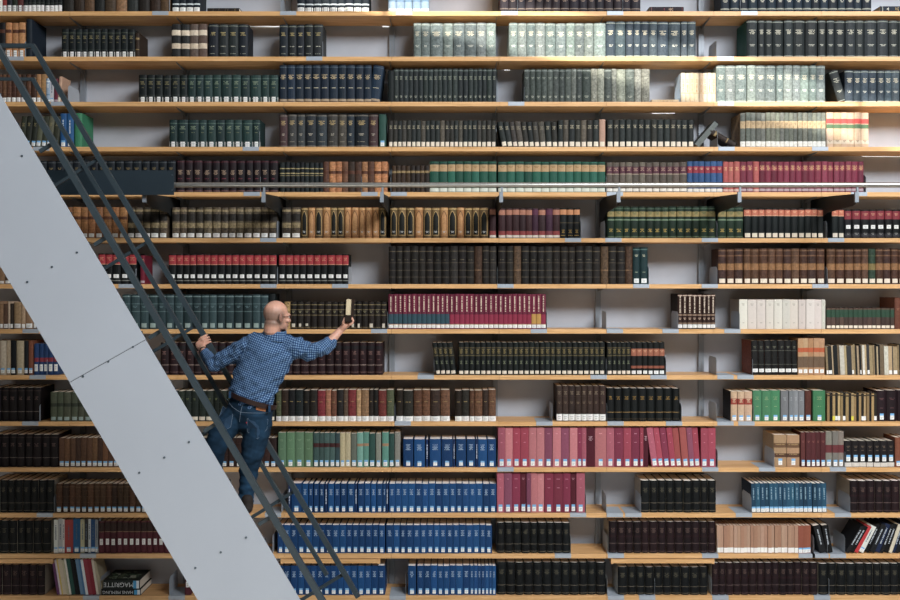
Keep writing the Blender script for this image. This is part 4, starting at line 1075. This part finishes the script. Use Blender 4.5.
def segd(p,a,b):
    t=max(0,min(1,(p-a).dot(b-a)/(b-a).length_squared)); return (p-(a+(b-a)*t)).length
# folds, pressed in along the surface normal
nor=[v.normal.copy() for v in sme.vertices]
for v,nr in zip(sme.vertices,nor):
    p=v.co; d=[segd(p,a,b) for a,b in SEG]; d[0]-=.09; k=d.index(min(d))
    n1=noise.noise(Vector((p.x*9+p.z*5,p.y*6,p.z*26-p.x*14)))
    n2=noise.noise(Vector((p.x*24-p.z*10,p.y*12,p.z*20+p.x*18)))
    if k==0:
        wz=max(0,min(1,(WZ(366)-p.z)/.2)); a=(.008+.026*wz)*max(.12,min(1,(p.z-WZ(399))/.09))
        n3=noise.noise(Vector((p.x*4+3,p.y*4,p.z*27-p.x*12))); n4=noise.noise(Vector((p.x*13+p.z*11,p.y*4,p.z*13-p.x*4+7)))
        v.co=p+nr*(n1*a*.8+n3*a*1.5+n4*.011+n2*.004)
    else:
        v.co=p+nr*(n1*.016+n2*.009)
at=sme.attributes.new('Weave','FLOAT_VECTOR','POINT'); buf=[]
for v in sme.vertices:
    p=v.co; d=[segd(p,a,b) for a,b in SEG]; d[0]-=.09; k=d.index(min(d)); a,b=SEG[k]
    t=(b-a).normalized(); y=Vector((0,1,0)); y=(y-t*y.dot(t)).normalized(); x=t.cross(y); q=p-a
    # wrap round the limb: arc length from the middle of the back
    r=.19 if k==0 else .065
    ang=math.atan2(q.dot(x)/(1.5 if k==0 else 1),-q.dot(y)) if k else 0
    buf.extend((q.dot(x) if k==0 else ang*r, q.dot(t), 0))
at.data.foreach_set('vector',buf)
shirt=obj_from(sme,'shirt',M_shirt,man,ml); shirt['label']='blue and white checked shirt, sleeves rolled'
cl=MB(); ax_=(J(275.9,329.0,7.48)-J(273.9,341.0,7.5)).normalized(); ra_=(Vector((0,1,0))-ax_*ax_.y).normalized(); rb_=ax_.cross(ra_)
rings=[(J(273.9,341),.088,.092),(J(275.0,334),.078,.082),(J(275.9,329.0,7.48),.072,.076),(J(275.85,328.7,7.48),.078,.082),(J(275.2,332.5,7.485),.086,.091),(J(274.4,337.5,7.49),.097,.108)]
nr=36
for c0,a0,b0 in rings:
    for q in range(nr):
        w=2*pi*q/nr; cl.v.append(tuple(c0+ra_*a0*cos(w)+rb_*b0*sin(w)))
for k in range(len(rings)-1):
    for q in range(nr):
        cl.f.append((k*nr+q,k*nr+(q+1)%nr,(k+1)*nr+(q+1)%nr,(k+1)*nr+q)); cl.m.append(0); cl.c.append((1,1,1,0))
collar=cl.build('collar',M_shirt,shirt,smooth=R(60))
at=collar.data.attributes.new('Weave','FLOAT_VECTOR','POINT'); buf=[]
for k in range(len(rings)):
    for q in range(nr): buf.extend((.08*2*pi*q/nr,(0,.05,.09,.09,.06,.02)[k],0))
at.data.foreach_set('vector',buf)
# ---- jeans
je=MB()
je.capsule([J(252.6,400.6),J(251,406),J(249.5,413),J(248,420)],[(.112,.172),(.120,.178),(.128,.178),(.11,.15)],22)
je.capsule([J(259.5,414),J(258,426),J(255,441),J(252,455,7.47),J(249.2,470,7.49),J(247.3,485),J(245.8,503)],[.100,.104,.098,.091,.073,.063,.062],18)
je.capsule([J(237.5,413),J(228.5,425,7.48),J(218,438,7.44),J(214.2,450,7.43),J(214.4,466,7.44),J(215.6,478,7.45)],[.098,.102,.094,.086,.068,.06],18)
jme=remeshed(je,.0065,'jeans',4,.5)
jnor=[v.normal.copy() for v in jme.vertices]
for v,jn in zip(jme.vertices,jnor):
    p=v.co
    n1=noise.noise(Vector((p.x*8,p.y*6,p.z*20-p.x*9))); n3=noise.noise(Vector((p.x*6,p.y*5,p.z*40+p.x*16)))
    low=max(0,min(1,(WZ(445)-p.z)/.15))
    v.co=p+jn*(n1*.012+n3*(.003+.008*low))
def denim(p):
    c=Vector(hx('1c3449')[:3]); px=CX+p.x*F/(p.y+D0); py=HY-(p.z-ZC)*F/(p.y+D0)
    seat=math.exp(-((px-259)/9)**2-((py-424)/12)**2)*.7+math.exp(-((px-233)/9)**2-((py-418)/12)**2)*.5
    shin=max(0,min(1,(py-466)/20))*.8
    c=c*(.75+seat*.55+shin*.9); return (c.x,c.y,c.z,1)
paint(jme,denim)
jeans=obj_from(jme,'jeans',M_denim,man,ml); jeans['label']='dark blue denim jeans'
from mathutils.bvhtree import BVHTree
bvh=BVHTree.FromPolygons([v.co for v in jme.vertices],[tuple(p.vertices) for p in jme.polygons])
def on_jeans(px,py,off=.003):
    v=W(px,py,DM); h=bvh.ray_cast(Vector((v.x,-3,v.z)),Vector((0,1,0)))
    return (h[0]+Vector((0,-off,0))) if h[0] else v
M_thread=plain_mat('pale_thread','6f7f90',.8); M_tan=plain_mat('tan_leather','b5764e',.6); M_red=plain_mat('red_tab','b03440',.7)
M_belt=plain_mat('dark_brown_leather','2c1c19',.35,.0,.1)
def strip(pts,wd,m,name,par,hgt=None):
    b=MB(); P=[]
    for (x0,y0),(x1,y1) in zip(pts,pts[1:]):
        for i in range(6): P.append(on_jeans(x0+(x1-x0)*i/6,y0+(y1-y0)*i/6))
    P.append(on_jeans(*pts[-1])); b.tube(P,wd,5); return b.build(name,m,par,ml if par is man else (0,0,0))
# pockets, as stitched outlines with a slightly raised patch
def pocket(poly,name):
    b=MB(); P=[on_jeans(x,y,.004) for x,y in poly]; c=on_jeans(sum(x for x,y in poly)/len(poly),sum(y for x,y in poly)/len(poly),.007)
    for a,d in zip(P,P[1:]+P[:1]): b.face([a,d,c])
    o=b.build('back_pocket',plain_mat('pocket_denim','1e3850',.9,.0,.25,20.),man,ml)
    b=MB(); b.tube(P+[P[0]],.0016,4); s=b.build('stitching',M_thread,o); return o
pocket([(250.5,416.5),(269.5,418.3),(268.5,428),(260,437),(249.5,430)],'r')
pocket([(223,406),(236,412.5),(234,425),(228,428),(220.5,420)],'l')
strip([(226,398.5),(236,406),(244,410),(257,411),(270,411.5)],.0015,M_thread,'yoke_seam',man)
strip([(245.8,402),(244.2,411),(242.5,420)],.0017,M_thread,'centre_seam',man)
b=MB(); P=[on_jeans(259.2,405.2,.006),on_jeans(268.2,407.2,.006),on_jeans(267.9,410,.006),on_jeans(259,407.9,.006)]; b.face(P); b.face([p+Vector((0,.004,0)) for p in P][::-1]); b.build('leather_patch',M_tan,man,ml)
b=MB(); p=on_jeans(249.7,420.5,.006); b.box((p.x-.003,p.y-.002,p.z-.006),(p.x+.003,p.y+.004,p.z+.006)); b.build('red_tab',M_red,man,ml)
# belt, tipped like his hips
bt=MB(); ctr=J(252.6,399.4); tiltv=Matrix.Rotation(R(18.5),3,'Y'); rg=[]
nb=40
for i in range(nb):
    w=2*pi*i/nb
    for (dz,e) in ((-.019,.0),(.019,.0),(.019,.004),(-.019,.004)):
        rg.append(ctr+tiltv@Vector(((.193+e)*cos(w),(.142+e)*sin(w),dz)))
fs=[]
for i in range(nb):
    for k in range(4):
        fs.append((i*4+k,((i+1)%nb)*4+k,((i+1)%nb)*4+(k+1)%4,i*4+(k+1)%4))
bt.idx(rg,fs); belt=bt.build('belt',M_belt,man,ml,smooth=R(50))
b=MB()
for (x,y) in ((246.5,399),(272,407.3),(233,393.5)):
    p=W(x,y-.6,DM); yy=on_jeans(x,y+4).y
    b.box((p.x-.006,min(yy,-1.60)-.02,p.z-.027),(p.x+.006,min(yy,-1.60)+.02,p.z+.024))
b.build('belt_loop',plain_mat('loop_denim','1b3a58',.9),man,ml)
# shoes
M_shoe=plain_mat('dark_suede','241d1a',.8); M_sole=plain_mat('tan_sole','a87b52',.7)
def shoe(an,fwd,z):
    s=MB(); f=fwd.normalized(); an=Vector((an.x,an.y,z))
    up=Vector((0,0,1))
    s.capsule([an-f*.055+up*.045,an+up*.05,an+f*.09+up*.04,an+f*.165+up*.03],[(.042,.040),(.044,.05),(.043,.036),(.038,.026)],14,ref=f.cross(up))
    s.capsule([an+up*.05-f*.02,an+up*.105-f*.02],[.048,.047],14)
    m_=remeshed(s,.006,'shoe',3); o=obj_from(m_,'shoe',M_shoe,man,ml)
    k=MB(); P=[]
    for i in range(20):
        w=2*pi*i/20; P.append((cos(w),sin(w)))
    side=f.cross(up); vs=[]
    for dz in (0,.018):
        for c_,s_ in P: 
            wd=.044 if c_>-.3 else .038
            vs.append(an+f*(.05+.128*c_)+side*wd*s_*(1 if abs(c_)<.8 else .9)+up*(dz))
    n=20; k.idx(vs,[tuple(reversed(range(n))),tuple(range(n,2*n))]+[(i,(i+1)%n,(i+1)%n+n,i+n) for i in range(n)]); k.build('sole',M_sole,o); return o
zr_=z0t
shoe(J(247,505,7.47),Vector((-.25,1,0)),zr_+.001)
shoe(J(216,482,7.42),Vector((-.3,.95,0)),z0t+.235+.001)
# spectacles and bracelet
gl=MB(); M_frame=plain_mat('dark_tortoise','2a1c18',.35)
for s in (-1,1):
    P=[H(s*.034+.023*cos(w),.111-.010*abs(s*.034+.023*cos(w))/.05,.002+.018*sin(w)) for w in [2*pi*i/16 for i in range(17)]]
    gl.tube(P,.0026,6)
    gl.tube([H(s*.058,.100,.008),H(s*.078,.06,.008),H(s*.084,.0,.006),H(s*.083,-.018,-.006),H(s*.080,-.028,-.022)],.0028,6)
gl.tube([H(-.012,.112,.006),H(0,.116,.008),H(.012,.112,.006)],.0024,6)
gl.build('spectacles',M_frame,man,ml,smooth=R(60))
M_eye=plain_mat('eye_white','d8d4cc',.2); M_iris=plain_mat('eye_dark','2c241f',.2)
for s in (-1,1):
    b=MB(); b.ell(H(s*.032,.086,.002),(.011,.011,.010),HR,14,10); e=b.build('eye',M_eye,man,ml,smooth=R(60))
    b=MB(); b.ell(H(s*.032,.0945,.002),(.0055,.004,.0055),HR,10,8); b.build('iris',M_iris,e)
b=MB(); d=(WRL-ELL).normalized(); c=WRL-d*.012; a=d.cross(Vector((0,0,1))).normalized(); e=a.cross(d)
P=[c+(a*cos(w)+e*sin(w))*.0315 for w in [2*pi*i/20 for i in range(21)]]
b.tube(P,.0045,6,ref=d); b.build('wristband',M_belt,man,ml,smooth=R(60))

# the book in his hand: spine down in the palm, head towards us, fore-edge up
wH,dH,hH=.046,.178,.20
pb=J(347.9,321.6,7.535)
M=Matrix.Translation(pb)@Matrix.Rotation(R(3),4,'Y')@Matrix.Rotation(R(90),4,'X')@Matrix.Translation((0,0,-hH))
# local y (depth) -> +z world, local z (height) -> -y world
stl=ST['held']; rng=random.Random(4)
c_,p_,l_=book_geo(wH,hH,dH,stl,rng,hx('2a211b'))
hb=book_obj(c_,p_,l_,M,'dark book held up in the man\'s outstretched hand, pale page edges showing')
hb_band=MB()
hb_band.box((-wH/2-.0008,-.001,hH-.06),(wH/2+.0008,.052,hH+.0015),hx('241c18',.2),0)
hb_band.build('dark_wrapper',BM,hb)

# ------------------------------------------------------------------ light
def sun_dir():
    el,az=R(39),R(15)
    return Vector((-sin(az)*cos(el),-cos(az)*cos(el),sin(el)))
SD=sun_dir()
ZCEIL=10.0
def to_ceiling(px,py):
    p=W(px,py); t=(ZCEIL-p.z)/SD.z; q=p+SD*t; return (q.x,q.y)
up=lambda x: 25+.27*(x-620)
dn=lambda x: 90+.26*(x-620)
c=MB()
xa,xb=-9,1700
def quad(pts): 
    c.idx([(x,y,ZCEIL) for x,y in pts]+[(x,y,ZCEIL+.12) for x,y in pts],[(0,1,2,3),(7,6,5,4),(0,4,5,1),(1,5,6,2),(2,6,7,3),(3,7,4,0)])
XA,XB=-300,1250
# unseen slab added to hold back the sun, in front of the slot (towards the shelves) and behind it
s0,s1=to_ceiling(150,up(150)),to_ceiling(XB,up(XB)); t0,t1=to_ceiling(150,dn(150)),to_ceiling(XB,dn(XB))
yfr=to_ceiling(450,-130)[1]; ybk=to_ceiling(450,760)[1]
quad([(s0[0],s0[1]),(s1[0],s1[1]),(s1[0],max(yfr,s1[1]+.05)),(s0[0],max(yfr,s0[1]+.05))])
quad([(t0[0],ybk),(t1[0],ybk),(t1[0],t1[1]),(t0[0],t0[1])])
quad([(s0[0]-6,ybk),(min(s0[0],t0[0]),ybk),(min(s0[0],t0[0]),max(yfr,s0[1]+.05)),(s0[0]-6,max(yfr,s0[1]+.05))])
for px in (385,700,860):  # unseen bars added across the slot to break up the band of sun
    a0,a1=to_ceiling(px-4,up(px)-3),to_ceiling(px+4,up(px)-3); b0,b1=to_ceiling(px-4,dn(px)+3),to_ceiling(px+4,dn(px)+3)
    quad([b0,b1,a1,a0])
o=c.build('ceiling',M_ceil); tag(o,kind='structure')  # out of view, shaped as a gobo for the slanted sun band

sun=bpy.data.lights.new('sun','SUN'); sun.energy=8; sun.angle=R(.6); sun.color=(1,.95,.86)
so=bpy.data.objects.new('sun',sun); COL.objects.link(so); so.rotation_euler=SD.to_track_quat('Z','Y').to_euler(); so.location=(0,-8,14)
def area(name,loc,target,size,energy,col=(1,1,1)):
    l=bpy.data.lights.new(name,'AREA'); l.shape='RECTANGLE'; l.size,l.size_y=size; l.energy=energy; l.color=col
    o=bpy.data.objects.new(name,l); COL.objects.link(o); o.location=loc
    o.rotation_euler=(Vector(loc)-Vector(target)).to_track_quat('Z','Y').to_euler(); return o
area('skylight',(5.4,-9.2,9.3),(2.4,0,3.0),(6.5,3.2),1850,(.97,.985,1))
w=bpy.data.worlds.new('world'); bpy.context.scene.world=w; w.use_nodes=True
nt=w.node_tree; bg=nt.nodes['Background']
tc=N(nt,'ShaderNodeTexCoord'); sp=N(nt,'ShaderNodeSeparateXYZ'); nt.links.new(tc.outputs['Generated'],sp.inputs[0])
cr=N(nt,'ShaderNodeValToRGB'); e=cr.color_ramp.elements; e[0].position=.5; e[0].color=(.05,.052,.056,1); e[1].position=.8; e[1].color=(.62,.65,.7,1)
mp=N(nt,'ShaderNodeMapRange'); mp.inputs['From Min'].default_value=-1; nt.links.new(sp.outputs[2],mp.inputs['Value']); nt.links.new(mp.outputs[0],cr.inputs['Fac'])
nt.links.new(cr.outputs[0],bg.inputs['Color']); bg.inputs['Strength'].default_value=.4

# ------------------------------------------------------------------ camera
cam=bpy.data.cameras.new('camera'); cam.sensor_width=36; cam.lens=F/900*36; cam.shift_y=-(300-HY)/900; cam.clip_end=200
co=bpy.data.objects.new('camera',cam); COL.objects.link(co); co.location=(0,-D0,ZC); co.rotation_euler=(R(90),0,0)
sc=bpy.context.scene; sc.camera=co
sc.view_settings.view_transform='Standard'; sc.view_settings.look='None'; sc.view_settings.exposure=0
print('BOOKS',len(BOOKS),'individual',len(IND),'min area',BOOKS[order[N_IND-1]]['area'])
